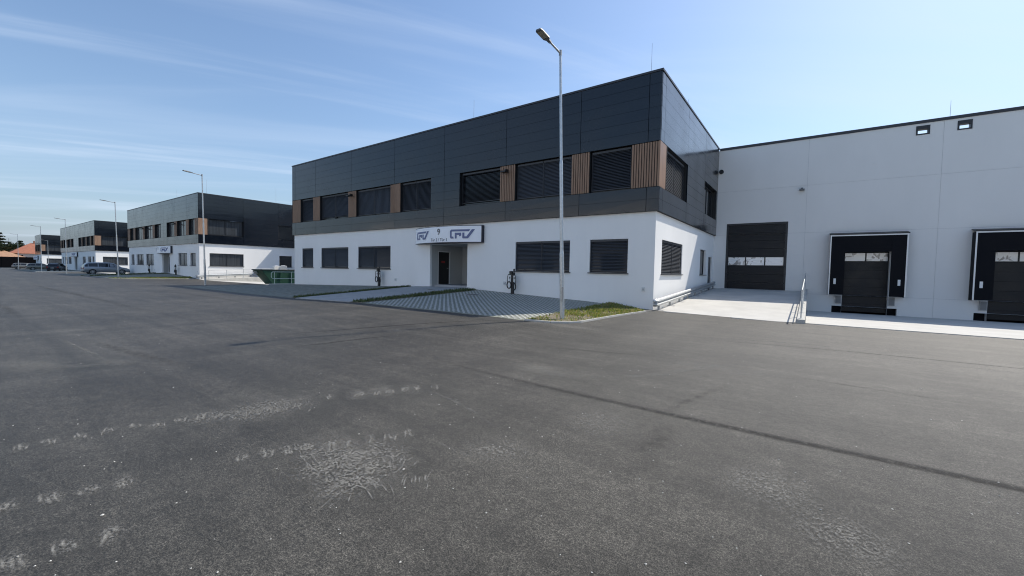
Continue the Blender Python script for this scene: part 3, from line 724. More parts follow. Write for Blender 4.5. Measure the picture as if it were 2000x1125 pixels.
    if b1:
        hops = [(0.74, 4.12, 0.55, 4.90), (9.59, 10.10, 9.15, 9.60), (11.12, 11.62, 9.15, 9.60)]
        for dx in dock_x: hops += [(dx, dx+2.82, -0.9, -0.12), (dx+.45, dx+2.42, -0.9, 3.02)]
        uj = [0.0, 4.98, 10.63, 16.28, 21.93, 27.6, 34.0]; zj = [-0.62, 0.51, 4.18, 7.0, 9.74]
        for i in range(6):
            for j in range(4):
                m = MB(); wall(m, PH, uj[i]+.004, uj[i+1]-.004, zj[j]+.004, zj[j+1]-.004, hops, 0.30)
                u0, u1, z0, z1 = uj[i]+.004, uj[i+1]-.004, zj[j]+.004, zj[j+1]-.004
                for (ua, za), (ub, zb_) in (((u0,z0),(u1,z0)), ((u1,z0),(u1,z1)), ((u1,z1),(u0,z1)), ((u0,z1),(u0,z0))):
                    m.face([PH(ua,za,0), PH(ub,zb_,0), PH(ub,zb_,.04), PH(ua,za,.04)])
                m.build('wall_panel', HALLP, root, recalc=False)
        m = MB(); PHb = lambda u, z, d: (u, y0+.02+d, z); wall(m, PHb, 0, 34, -.9, 9.74, hops, 0.02)
        m.build('joint_seal', JOINT, root, recalc=False)
    else:
        m = MB(); m.face([(0,y0,-.9), (hx1,y0,-.9), (hx1,y0,9.74), (0,y0,9.74)]); m.build('hall_wall', HALLP, root, recalc=False)
    m = MB(); ye = y0+38
    m.face([(hx0,y0+.31,9.0), (hx1,y0+.31,9.0), (hx1,ye,9.0), (hx0,ye,9.0)]); m.build('hall_roof', ROOFM, root, recalc=False)
    m = MB(); m.face([(hx1,y0,-.9), (hx1,ye,-.9), (hx1,ye,9.74), (hx1,y0,9.74)]); m.face([(hx0,y0,-.9), (hx0,ye,-.9), (hx0,ye,9.74), (hx0,y0,9.74)])
    m.face([(hx0,ye,-.9), (hx1,ye,-.9), (hx1,ye,9.74), (hx0,ye,9.74)])
    # parapet inner face, pierced by the overflow openings
    PI = lambda u, z, d: (u, y0+.31+d, z); wall(m, PI, hx0, hx1, 8.9, 9.74, [o for o in hops if o[2] > 9], 0.0)
    m.build('hall_shell', HALLP, root, recalc=False)
    m = MB(); m.box(.16, y0-.05, 9.742, hx1, y0+.34, 9.89); m.box(hx1-.3, y0+.342, 9.742, hx1+.05, ye, 9.89); m.build('hall_coping', COPE, root)
    if b1:
        for a, b in ((9.59, 10.10), (11.12, 11.62)):
            m = MB(); c, d = 9.15, 9.60
            for q in ((a-.012,a+.06,c-.012,d+.012), (b-.06,b+.012,c-.012,d+.012), (a+.061,b-.061,c-.012,c+.055), (a+.061,b-.061,d-.17,d+.012)): m.pbox(PH, *q, -.02, .28)
            m.build('overflow_frame', FRAME, root)
        # big sectional door
        fr = MB(); fr.pbox(PH, .745, .86, .56, 4.895, .02, .16); fr.pbox(PH, 4.0, 4.115, .56, 4.895, .02, .16); fr.pbox(PH, .861, 3.999, 4.78, 4.895, .02, .16)
        dr = fr.build('ramp_door', FRAME, root)
        zs_ = [0.57, 1.10, 1.63, 2.16, 2.75, 3.26, 3.77, 4.28, 4.78]
        for i in range(8):
            m = MB(); z0, z1 = zs_[i]+.006, zs_[i+1]-.006
            if i == 3:
                for (a, b, c, d) in ((.862,3.998,z0,z0+.03), (.862,3.998,z1-.03,z1), (.862,.90,z0+.03,z1-.03), (1.87,1.93,z0+.03,z1-.03), (2.94,3.0,z0+.03,z1-.03), (3.96,3.998,z0+.03,z1-.03)): m.pbox(PH, a, b, c, d, .10, .15)
                s_ = m.build('door_section', DOORB, dr)
                for a, b in ((.90,1.87), (1.93,2.94), (3.0,3.96)):
                    g = MB(); g.pbox(PH, a+.004, b-.004, z0+.034, z1-.034, .115, .135); g.build('pane', PANE, dr)
            else:
                nn = 5; hh = (z1-z0)/nn
                for q in range(nn): m.pbox(PH, .862, 3.998, z0+q*hh, z0+(q+1)*hh-.018, .10, .15); m.pbox(PH, .862, 3.998, z0+(q+1)*hh-.018, z0+(q+1)*hh, .112, .15)
                m.build('door_section', DOORB, dr)
        # docks
        for dx in dock_x:
            dk = MB(); a, b = dx+.45, dx+2.42
            dk.pbox(PH, dx+.003, dx+2.817, -.88, -.125, .30, .34); dk.pbox(PH, a+.003, b-.003, -.5, 3.0, .30, .33)
            dkk = dk.build('dock_door', RUBBER, root)
            zz = [-.42, .05, .53, 1.01, 1.49, 1.97, 2.45, 2.98]
            for i in range(7):
                z0, z1 = zz[i]+.006, zz[i+1]-.006; m = MB()
                if i == 6:
                    mm_ = (a+b)/2
                    for q in ((a+.01,b-.01,z0,z0+.03), (a+.01,b-.01,z1-.03,z1), (a+.01,a+.05,z0+.03,z1-.03), (mm_-.03,mm_+.03,z0+.03,z1-.03), (b-.05,b-.01,z0+.03,z1-.03)): m.pbox(PH, *q, .25, .295)
                    m.build('door_section', DOORB, dkk)
                    for u0, u1 in ((a+.05, mm_-.03), (mm_+.03, b-.05)):
                        g = MB(); g.pbox(PH, u0+.003, u1-.003, z0+.033, z1-.033, .265, .285); g.build('pane', PANE, dkk)
                else:
                    nn = 6; hh = (z1-z0)/nn
                    for q in range(nn): m.pbox(PH, a+.01, b-.01, z0+q*hh, z0+(q+1)*hh-.014, .25, .295); m.pbox(PH, a+.01, b-.01, z0+(q+1)*hh-.014, z0+(q+1)*hh, .262, .295)
                    m.build('door_section', DOORB, dkk)
            # shelter: sides, sloping roof, front curtains with pale edge trim
            s0, s1 = dx-.22, dx+3.05; pr = -.60
            sh = MB(); sh.pbox(PH, s0, s0+.05, .52, 3.93, pr, -.002); sh.pbox(PH, s1-.05, s1, .52, 3.93, pr, -.002)
            shp = sh.build('dock_shelter', RUBBER, root)
            m = MB(); m.hexa([PH(s0-.04,3.935,pr-.03), PH(s1+.04,3.935,pr-.03), PH(s1+.04,4.05,-.002), PH(s0-.04,4.05,-.002), PH(s0-.04,3.985,pr-.03), PH(s1+.04,3.985,pr-.03), PH(s1+.04,4.10,-.002), PH(s0-.04,4.10,-.002)]); m.build('shelter_roof', BLACK, shp)
            m = MB(); m.pbox(PH, s0+.051, a+.02, .55, 3.90, pr+.02, pr+.035); m.build('side_curtain', RUBBER, shp)
            m = MB(); m.pbox(PH, b-.02, s1-.051, .55, 3.90, pr+.02, pr+.035); m.build('side_curtain', RUBBER, shp)
            m = MB(); m.pbox(PH, s0+.051, s1-.051, 2.98, 3.90, pr+.036, pr+.05); m.build('head_curtain', RUBBER, shp)
            m = MB(); m.pbox(PH, s0-.002, s0+.055, .53, 3.93, pr-.012, pr-.001); m.pbox(PH, s1-.055, s1+.002, .53, 3.93, pr-.012, pr-.001); m.pbox(PH, s0+.056, s1-.056, 3.865, 3.93, pr-.012, pr-.001); m.build('edge_trim', ALU, shp)
            for u in (s0+.28, s1-.28):
                m = MB(); m.pbox(PH, u-.055, u+.055, 1.15, 1.47, pr+.005, pr+.0195); m.build('guide_mark', WHITE, shp)
            for u0, u1 in ((dx+.16, dx+.43), (dx+2.44, dx+2.71)):
                m = MB(); m.pbox(PH, u0, u1, .03, .49, -.10, -.002); bm_ = m.build('dock_bumper', GALVD, root)
                m = MB(); m.pbox(PH, u0+.035, u1-.035, .07, .45, -.14, -.101)
                m.cyl(PH((u0+u1)/2,.16,-.14), PH((u0+u1)/2,.16,-.155), .03, n=8); m.cyl(PH((u0+u1)/2,.36,-.14), PH((u0+u1)/2,.36,-.155), .03, n=8); m.build('buffer_plate', mat('bumper_grey', (0.20,0.205,0.21), .6, .2), bm_)
        # wall lamps, small fixtures
        m = MB(); m.pbox(PH, 4.60, 4.86, 6.70, 6.78, -.26, -.02); m.pbox(PH, 4.68, 4.78, 6.78, 6.86, -.16, -.002); m.build('wall_lamp', DARKM, root)
        m = MB(); m.cyl(PH(.30,8.35,-.002), PH(.30,8.35,-.10), .14, .14, 16); m.build('bulkhead_lamp', BLACK, root, smooth=True)
        m = MB(); m.pbox(PH, 7.95, 8.0, 7.87, 7.92, -.05, -.002); m.build('wall_sensor', WHITE, root)
        m = MB(); m.pbox(PH, 5.55, 5.60, 3.68, 3.73, -.05, -.002); m.build('wall_sensor', WHITE, root)
    for u, z in ((-16.77,.81), (-7.81,.88), (-.42,.87)) if not far else ():
        m = MB(); m.pbox(PF, u-.07, u+.07, z-.09, z+.09, -.05, -.002); m.build('wall_socket', WBOX, root)
        m = MB(); m.pbox(PF, u-.04, u+.04, z-.05, z+.03, -.058, -.051); m.build('socket_lid', mat('socket_grey', (.45,.46,.47), .5), root)
    if not far:
        for u in [w_ for w_ in (-21.55, -7.7)]: flood(root, PF, u, 6.70)
        for (x, y, zt) in ((-.72,1,11.65), (-11.06,1,11.5), (-1,8.9,12.0)) + (((11.0,D+1,11.0),) if b1 else ()):
            m = MB(); m.cyl((x,y,9.0), (x,y,zt), .012, .006, 6); m.cyl((x,y,8.9), (x,y,9.6), .06, .06, 8); m.build('lightning_rod', GALVD, root)
    return root

UP = [(-28.79,-26.87), (-25.85,-22.04), (-21.06,-17.26), (-16.25,-13.43), (-11.05,-8.19), (-7.20,-3.97), (-3.03,-1.10)]
WD = [(-30.10,-28.80), (-26.86,-25.86), (-22.03,-21.07), (-17.25,-16.26), (-8.18,-7.21), (-3.96,-3.04), (-1.09,0.115)]
LO = [(-28.73,-27.03,1.49,3.03), (-25.82,-22.17,1.49,3.03), (-20.97,-17.33,1.50,3.04), (-7.16,-3.99,1.53,3.04), (-2.96,-1.16,1.54,3.04)]
JN = [-30.12, -29.63, -26.46, -21.65, -16.83, -12.30, -7.79, -3.52, -0.40, O_]
building((0,0,0), 'near white and anthracite office and loading hall with dock doors, signed number 9', 30.0, UP, WD, LO, (-13.55,-10.5), JN,
         [(-13.42,-12.30), (-12.30,-11.06)], b1=True)
sign((0,0,0), -14.64, -9.28, 3.05, 4.0, 'curved white sign with grey CPV logos, number 9 and door numbers above the recessed entrance', '9', 'Tür 2 / Tür 1')
building((BLD[1][0],0,BLD[1][1]), 'second white and anthracite office along the road, with the green skip and ramp beside it', 30.0, UP, WD, LO, (-13.55,-10.5), JN,
         [(-13.42,-12.30), (-12.30,-11.06)], hall_x1=20.9, side_blind=False, fblind=False)
sign((BLD[1][0],0,BLD[1][1]), -14.64, -9.28, 3.05, 4.0, 'white sign with blue logo over the entrance of the second building along the road', '8', None, far=True)
sh = lambda l, d: [tuple([q[0]-d, q[1]-d, *q[2:]]) for q in l]
UP3 = sh(UP[:4], 7.5) + [(-15.4,-12.4), (-11.5,-8.19)] + UP[5:]; WD3 = sh(WD[:4], 7.5) + [(-12.39,-11.51)] + WD[4:]
LO3 = sh(LO[:3], 7.5) + [(-12.3,-9.3,1.5,3.04)] + LO[3:]
building((BLD[2][0],0,BLD[2][1]), 'third white and anthracite office along the road, behind the parked silver minivan', 37.5, UP3, WD3, LO3, (-21.05,-18.0), [-37.62,-33,-28.5,-24,-19.5,-15,-10.5,-6,-.4,O_],
         [(-20.9,-18.2), (-18.2,-15.45)], far=True, hall_x1=23.0, side_blind=False, fblind=False)
sign((BLD[2][0],0,BLD[2][1]), -22.1, -16.8, 3.05, 4.0, 'small far white entrance sign on the third building, above the dark car', None, None, far=True)
building((BLD[3][0],0,BLD[3][1]), 'farthest small anthracite and white block at the end of the road near the tiled roofs', 12.0, [(-10.6,-8.4), (-7.2,-3.97), (-3.03,-1.10)], [(-8.38,-7.22), (-3.96,-3.04), (-1.09,0.115)], [(-2.96,-1.16,1.5,3.0)], None, [-12.12,-8,-4,-.4,O_],
         [(-12.12,-10.65)], far=True, hall_x1=20.0, side_blind=False, fblind=False)
sign((BLD[3][0],0,BLD[3][1]), -11.0, -6.0, 2.6, 3.8, 'tiny far white sign on the last block, left of the parked cars', None, None, far=True)

# hall added behind the viewpoint: bounces light onto shaded walls, mirrors in door panes
t = thing('added_opposite_hall', 'long white hall added out of view across the yard, bouncing light, mirrored in the dock door panes', 'building', (0, -38, 0))
for i in range(20):
    m = MB(); m.box(-72+i*5.6+.005, -.2, -.1, -72+(i+1)*5.6-.005, 0, 10.6); m.build('wall_panel', PLAST, t)
m = MB(); m.box(-72.1, -.4, 10.605, 40.1, .06, 10.8); m.build('coping', COPE, t)
m = MB(); m.box(-72, -30, -.1, 40, -.41, 10.0); m.build('hall_body', HALLP, t)
for i in range(9):
    m = MB(); x = -64+i*11.2; m.box(x, .002, 0.1, x+3.4, .05, 4.2); m.build('dock_door', DOORB, t)

# ------------------------------------------------------------------ street lamps
def street_lamp(loc, label, hgt=8.15, lean=(0,0)):
    t = thing('street_lamp', label, 'street lamp', loc, group='lamp posts along the road')
    P = lambda z: (lean[0]*z/hgt, lean[1]*z/hgt, z)
    m = MB(); m.cyl(P(-.1), P(2.0), .074, .070, 14); m.cyl(P(2.0), P(2.10), .070, .056, 14); m.cyl(P(2.10), P(4.75), .056, .053, 14); m.cyl(P(4.75), P(4.85), .053, .042, 14); m.cyl(P(4.85), P(hgt), .042, .038, 14)
    m.build('pole', GALV, t, smooth=True)
    m = MB(); m.box(-.05,-.078,.55,.05,-.068,1.0); m.build('service_door', GALVD, t)
    tx, ty, tz = P(hgt); rise = .13
    A = Vector((tx, ty, tz-.06)); B = Vector((tx-.02, ty-.62, tz+rise*.62-.06))
    m = MB(); m.cyl(A+Vector((0,.05,0)), B, .028, .026, 10); m.cyl((tx,ty,tz-.12), (tx,ty,tz+.03), .046, .046, 12); m.build('arm', GALVD, t, smooth=True)
    d = (B-A).normalized(); u = Vector((1,0,0)); n = u.cross(d).normalized()
    if n.z < 0: n = -n
    hm = MB()
    sec = [(-.06,.04,.030), (.08,.05,.04), (.15,.105,.045), (.52,.11,.028), (.58,.085,.02)]
    for (s0, w0, h0), (s1, w1, h1) in zip(sec[:-1], sec[1:]):
        q = []
        for s_, w_, h_ in ((s0,w0,h0), (s1,w1,h1)):
            c = B + d*s_; q.append([c-u*w_-n*.02, c+u*w_-n*.02, c+u*w_*.8+n*h_, c-u*w_*.8+n*h_])
        a, b = q; hm.hexa([a[0],a[1],a[2],a[3],b[0],b[1],b[2],b[3]])
    hd = hm.build('lamp_head', DARKM, t)
    m = MB(); c0, c1 = B+d*.20, B+d*.50
    m.hexa([c0-u*.09-n*.030, c0+u*.09-n*.030, c1+u*.09-n*.030, c1-u*.09-n*.030, c0-u*.09-n*.021, c0+u*.09-n*.021, c1+u*.09-n*.021, c1-u*.09-n*.021]); m.build('lens', LENS, hd)
    return t
street_lamp((-0.85,-6.33,0.08), 'tall galvanised lamp post standing in the sunlit grass island beside the striped pavers', 8.1, (-.22,-.12))
street_lamp((-32.85,-5.46,-0.06), 'galvanised lamp post at the corner of the mossy paving, before the second building', 8.5, (-.04,-.12))
street_lamp((-57.25,-5.86,-0.17), 'galvanised lamp post at the kerb in front of the silver minivan nose', 8.4, (-.03,-.18))
street_lamp((-90.27,-5.77,-0.38), 'far lamp post in front of the third building, right of the dark parked car', 8.6)
street_lamp((-109.1,-6.57,-0.42), 'far lamp post between the beige wagon and the dark parked car', 8.3)
street_lamp((-151.94,-6.19,-0.55), 'farthest lamp post before the black boundary fence', 8.5)
street_lamp((-150.0,-1.5,-0.5), 'short far lamp post against the dark side wall of the last block', 7.3)

# ------------------------------------------------------------------ charging posts
def charger(loc, label):
    t = thing('charging_post', label, 'charging post', loc)
    m = MB(); m.box(-.06,-.07,0,.06,.07,1.0); m.box(-.11,-.11,0,.11,.11,.015); m.build('post', BLACK, t)
    m = MB(); m.box(-.15,-.10,.98,-.01,.06,1.18); hd = m.build('control_head', BLACK, t)
    m = MB(); m.box(-.135,-.104,1.02,-.10,-.1005,1.06); m.build('status_light', mat('status_green', (.25,.4,.12), .5), hd)
    for s in (-1, 1):
        m = MB(); m.box(s*.07,-.05,.62,s*.20,.05,.95); bx = m.build('socket_box', WBOX, t)
        m = MB(); m.cyl((s*.14,-.05,.83), (s*.14,-.075,.83), .035, .035, 14); m.build('socket', BLACK, bx)
        pts = []
        for i in range(25):
            a = i/24*6.2832; pts.append((s*.165+.125*math.cos(a)*(1 if s < 0 else .75), -.09, .46+.17*math.sin(a) - (.07 if s > 0 else 0)))
        pts2 = [(s*.10,-.09,1.0), (s*.20,-.11,1.02), (s*.25,-.11,.9), (s*.26,-.10,.55)]
        m = MB(); m.tube(pts, .030, 8); m.tube(pts2, .016, 6); m.build('cable', BLACK, t, smooth=True)
        if s > 0:
            m = MB(); m.box(.09,-.10,1.0,.16,-.02,1.12); m.box(.09,-.09,1.18,.15,-.03,1.30); m.build('plug_holder', BLACK, t)
    return t
charger((-7.1,-.28,apron_rel(-7.1,-.28)+.01), 'black charging post with coiled cables between the entrance and the near lamp post')
charger((-18.15,-.28,apron_rel(-18.15,-.28)+.01), 'black charging post with coiled cables in front of the mossy paving windows')
charger((-58.9,-.28,apron_rel(-7.1,-.28)-.14), 'small far charging post right of the second building entrance')
charger((-69.95,-.28,apron_rel(-18.15,-.28)-.14), 'small far charging post left of the second building entrance')

# ------------------------------------------------------------------ skip with waste, and the railing in front of it
SKG = mat('skip_green', (0.025, 0.085, 0.050), 0.55, 0.0, noise=(3, 0.25, 6))
SKD = mat('skip_rim', (0.02, 0.03, 0.03), 0.6)
t = thing('skip_container', 'dark green steel skip with sloping end behind a pale railing', 'skip', (-34.2, 1.3, -.12))
m = MB(); yb0, yb1, yt0, yt1 = -1.5, 1.7, -2.5, 2.5; wb, wt, hh = .80, .95, 1.30
out_ = [(-wb,yb0,.05),(wb,yb0,.05),(wb,yb1,.05),(-wb,yb1,.05),(-wt,yt0,hh),(wt,yt0,hh),(wt,yt1,hh),(-wt,yt1,hh)]
for q in ((0,1,2,3), (0,1,5,4), (1,2,6,5), (2,3,7,6), (3,0,4,7)): m.face([out_[i] for i in q])
b_ = m.build('body', SKG, t, recalc=True); sd = b_.modifiers.new('t', 'SOLIDIFY'); sd.thickness = .04
m = MB()
for a, b in ((4,5), (5,6), (6,7), (7,4)): m.cyl(out_[a], out_[b], .05, .05, 8)
m.build('rim', SKD, t)
for y in (-.9, .1, 1.1):
    m = MB(); m.hexa([(wb,y-.05,.05),(wb+.06,y-.05,.05),(wb+.06,y+.05,.05),(wb,y+.05,.05),(wt,y-.05,hh-.05),(wt+.06,y-.05,hh-.05),(wt+.06,y+.05,hh-.05),(wt,y+.05,hh-.05)]); m.build('rib', SKG, t)
m = MB(); m.hexa([(-.75,yt0+.12-.02,0.96),(-.10,yt0+.12-.02,0.96),(-.10,yt0+.14,0.96),(-.75,yt0+.14,0.96),(-.75,yt0+.0-.06,1.18),(-.10,yt0-.06,1.18),(-.10,yt0+.02,1.18),(-.75,yt0+.02,1.18)]); m.build('plate', mat('skip_plate', (.35,.37,.36), .6), t)
for i, (x, y, s, a, lb) in enumerate(((-34.0,.35,.42,.2,'white foam block standing tilted on the green skip, the left one of a touching pair'), (-33.9,.95,.45,-.15,'white foam block standing tilted on the green skip, the right one of a touching pair'))):
    m = MB(); m.box(-.1,-.26,0,.1,.26,s); m.box(-.1,-.20,s+.001,.1,.14,s+.04)
    o = m.build('foam_block', WHITE); o.location = (x, y, 1.10); o.rotation_euler = (.06, .12, a); tag(o, lb, 'foam block')
m = MB(); m.box(-.7,-.9,0,.7,.9,.06); m.box(-.5,-.5,.061,.6,.9,.11); o = m.build('waste_board', mat('waste_grey', (.35,.35,.34), .8)); o.location = (-34.1, 2.4, 1.10); o.rotation_euler = (.05,-.04,.1); tag(o, 'flat grey boards of waste lying in the green skip', 'boards')
m = MB(); m.box(-.8,-2.2,0,.8,1.9,.02); o = m.build('rubble_fill', mat('rubble', (.2,.19,.17), .95, noise=(5,.5,6))); o.location = (-34.2, 1.3, 0.98); tag(o, 'grey-brown rubble filling the green skip', 'rubble')
PALE = mat('rail_pale', (0.56, 0.62, 0.57), 0.5, 0.3)
t = thing('well_railing', 'pale tube railing on a low concrete kerb in front of the green skip', 'railing', (-31.15, 0, -.08))
m = MB(); m.box(-.12,-1.5,-.1,.12,5.0,.14); m.build('kerb', CONC2, t)
top, lowz, y0, y1 = 1.12, .56, -1.35, 4.8
m = MB(); m.tube([(0,y1,top), (0,y0+.1,top), (0,y0,top-.1), (0,y0,lowz+.1), (0,y0+.1,lowz), (0,y1,lowz)], .028, 8); m.build('rail', PALE, t, smooth=True)
for y in (-1.1, .3, 1.7, 3.1, 4.5):
    m = MB(); m.cyl((0,y,.13), (0,y,top), .024); m.build('post', PALE, t)

# ------------------------------------------------------------------ cars
TYRE = mat('tyre', (0.012,0.012,0.013), .85); RIM = mat('rim_alloy', (.45,.46,.47), .35, .8); CGL = mat('car_glass', (.010,.012,.014), .04, 0, .6)
TAIL = mat('tail_lamp', (.30,.012,.012), .25); HEADL = mat('head_lamp', (.6,.62,.64), .15, .2); PLATE = mat('number_plate', (.72,.72,.70), .5)
def car(loc, rz, label, paint, L, W, Hh, prof, wb0, wb1, tr=.34):
    """prof: stations (x, z_bottom, z_belt, z_top, width factor belt, width factor roof), x from rear (-L/2) to front (+L/2); nose towards +x"""
    t = thing('parked_car', label, 'car', loc, rz)
    m = MB(); secs = []
    for (x, zb_, zbelt, zt, fb, fr_) in prof:
        hb, hr = W/2*fb, W/2*fr_
        half = [(hb*.86, zb_), (hb*.98, zb_+.14), (hb, (zb_+zbelt)/2+.06), (hb*.985, zbelt-.06), (hb*.955, zbelt), (hr, zt-.05), (hr*.86, zt)]
        secs.append([(x, y, z) for y, z in half] + [(x, -y, z) for y, z in reversed(half)])
    n = len(secs[0])
    for a, b in zip(secs[:-1], secs[1:]):
        for i in range(n):
            j = (i+1) % n; m.face([a[i], a[j], b[j], b[i]])
    m.face(secs[0]); m.face(list(reversed(secs[-1])))
    body = m.build('body', paint, t, smooth=True)
    # glazing: side strips and the two raked screens, 6 mm proud
    gl = [i for i, p in enumerate(prof) if p[3]-p[2] > .25]
    i0, i1 = gl[0], gl[-1]
    def lerp(a, b, k): return tuple(a[q]+(b[q]-a[q])*k for q in range(3))
    for s in (1, -1):
        k4, k5 = (4, 5) if s > 0 else (n-5, n-6)
        for a, b in zip(range(i0, i1), range(i0+1, i1+1)):
            g = MB(); p = []
            for i, f in ((a,.04), (b,-.04)):
                lo, hi = lerp(secs[i][k4], secs[i][k5], .10), lerp(secs[i][k4], secs[i][k5], .88)
                dx = (prof[b][0]-prof[a][0])*f
                p += [(lo[0]+dx, lo[1]+s*.008, lo[2]), (hi[0]+dx, hi[1]+s*.008, hi[2])]
            g.face([p[0], p[2], p[3], p[1]]); g.build('side_window', CGL, t, recalc=False)
    for i, o_, nm in ((i0, i0-1, 'rear_window'), (i1, i1+1, 'windscreen')):
        a, b = secs[i], secs[o_]; dx = -.012 if nm == 'rear_window' else .012
        g = MB(); p = []
        for k in (.10, .90):
            l_, r_ = lerp(a[6], b[4], k), lerp(a[n-7], b[n-5], k); l2, r2 = lerp(l_, r_, .06), lerp(l_, r_, .94)
            p += [(l2[0]+dx, l2[1], l2[2]+.014), (r2[0]+dx, r2[1], r2[2]+.014)]
        g.face([p[0], p[1], p[3], p[2]]); g.build(nm, CGL, t, recalc=False)
    for x in (wb0, wb1):
        for s in (1, -1):
            y = s*(W/2-.10)
            m = MB(); m.cyl((x,y-s*.12,tr), (x,y+s*.108,tr), tr*1.14, tr*1.14, 22); m.build('wheel_arch', BLACK, t)
            m = MB(); m.cyl((x,y-s*.10,tr), (x,y+s*.115,tr), tr, tr, 22); wt_ = m.build('wheel', TYRE, t, smooth=True)
            m = MB(); m.cyl((x,y+s*.116,tr), (x,y+s*.122,tr), tr*.26, tr*.22, 12)
            for q in range(7):
                a = q/7*6.2832; c_, s_ = math.cos(a), math.sin(a); w_ = .035
                m.face([(x+c_*.04-s_*w_, y+s*.119, tr+s_*.04+c_*w_), (x+c_*.04+s_*w_, y+s*.119, tr+s_*.04-c_*w_), (x+c_*tr*.68+s_*w_*.7, y+s*.119, tr+s_*tr*.68-c_*w_*.7), (x+c_*tr*.68-s_*w_*.7, y+s*.119, tr+s_*tr*.68+c_*w_*.7)])
            for q in range(20):
                a0, a1 = q/20*6.2832, (q+1)/20*6.2832
                m.face([(x+tr*.64*math.cos(a0),y+s*.118,tr+tr*.64*math.sin(a0)), (x+tr*.72*math.cos(a0),y+s*.118,tr+tr*.72*math.sin(a0)), (x+tr*.72*math.cos(a1),y+s*.118,tr+tr*.72*math.sin(a1)), (x+tr*.64*math.cos(a1),y+s*.118,tr+tr*.64*math.sin(a1))])
            m.build('rim', RIM, wt_, recalc=False)
    zb_ = prof[1][2]
    for s in (1, -1):
        m = MB(); m.box(-L/2-.012, s*(W/2-.30), zb_-.28, -L/2+.22, s*(W/2-.055), zb_-.02); m.build('tail_lamp', TAIL, t)
        m = MB(); m.box(L/2-.32, s*(W/2-.42), prof[-2][2]-.20, L/2-.03, s*(W/2-.12), prof[-2][2]-.06); m.build('headlight', HEADL, t)
        m = MB(); m.box(prof[i1][0]+.05, s*(W/2-.02), prof[i1][2]+.0, prof[i1][0]+.17, s*(W/2+.16), prof[i1][2]+.14); m.build('mirror', paint, t)
    m = MB(); m.box(-L/2-.016,-.26,zb_-.38,-L/2+.05,.26,zb_-.27); m.build('number_plate', PLATE, t)
    m = MB(); m.box(-L/2-.03,-W/2+.10,.30,-L/2+.15,W/2-.10,.46); m.box(L/2-.25,-W/2+.14,.26,L/2-.01,W/2-.14,.42); m.build('bumper_strip', BLACK, t)
    return t
def paint(nm, c, metal=.4): return mat(nm, c, .32, metal, .5, coat=.6)
VAN = [(-2.52,.42,.95,.98,.90,.80), (-2.50,.34,1.02,1.06,.96,.86), (-2.36,.30,1.05,1.42,.99,.80), (-2.05,.28,1.06,1.70,1.0,.76), (-1.0,.26,1.05,1.76,1.0,.76), (.1,.26,1.03,1.75,1.0,.76), (.75,.26,1.02,1.62,1.0,.74), (1.55,.26,1.02,1.08,1.0,.86), (2.1,.28,.92,.97,.97,.82), (2.42,.32,.78,.83,.90,.72), (2.53,.40,.60,.64,.80,.6)]
SUV = [(-2.30,.45,.90,.94,.90,.80), (-2.28,.36,.98,1.03,.96,.85), (-2.12,.33,1.03,1.36,.99,.78), (-1.78,.32,1.05,1.60,1.0,.75), (-.9,.31,1.03,1.67,1.0,.75), (.0,.31,1.01,1.65,1.0,.75), (.45,.31,1.0,1.55,1.0,.73), (1.10,.31,1.0,1.06,1.0,.86), (1.85,.34,.95,.99,.97,.82), (2.2,.38,.80,.85,.90,.72), (2.30,.45,.62,.66,.80,.6)]
WAG = [(-2.30,.40,.82,.86,.90,.80), (-2.27,.32,.92,.97,.96,.85), (-2.05,.28,.98,1.34,.99,.78), (-1.75,.27,.99,1.54,1.0,.75), (-.9,.26,.98,1.60,1.0,.75), (.0,.26,.96,1.58,1.0,.75), (.4,.26,.95,1.48,1.0,.73), (1.15,.26,.95,1.0,1.0,.86), (1.85,.28,.86,.90,.97,.82), (2.2,.33,.72,.77,.90,.72), (2.30,.40,.56,.60,.80,.6)]
car((-80.0,-2.95,-0.20), math.radians(90), 'silver grey minivan parked nose-in before the white office end', paint('paint_silver', (.30,.325,.355)), 5.06, 1.95, 1.76, VAN, -1.60, 1.55, .36)
car((-121.5,-3.2,-0.44), math.radians(156), 'dark blue-black SUV with pale number plate parked left of the minivan', paint('paint_dark', (.012,.014,.024)), 4.6, 1.88, 1.67, SUV, -1.35, 1.35, .36)
car((-139.5,-3.7,-0.50), math.radians(90), 'beige grey estate car parked beyond the dark SUV', paint('paint_beige', (.23,.215,.175)), 4.6, 1.82, 1.6, WAG, -1.35, 1.35, .34)
car((-153.0,-4.9,-0.56), math.radians(90), 'pale grey hatchback half hidden behind the beige estate car', paint('paint_pale', (.20,.195,.18)), 4.6, 1.80, 1.6, WAG, -1.35, 1.35, .34)

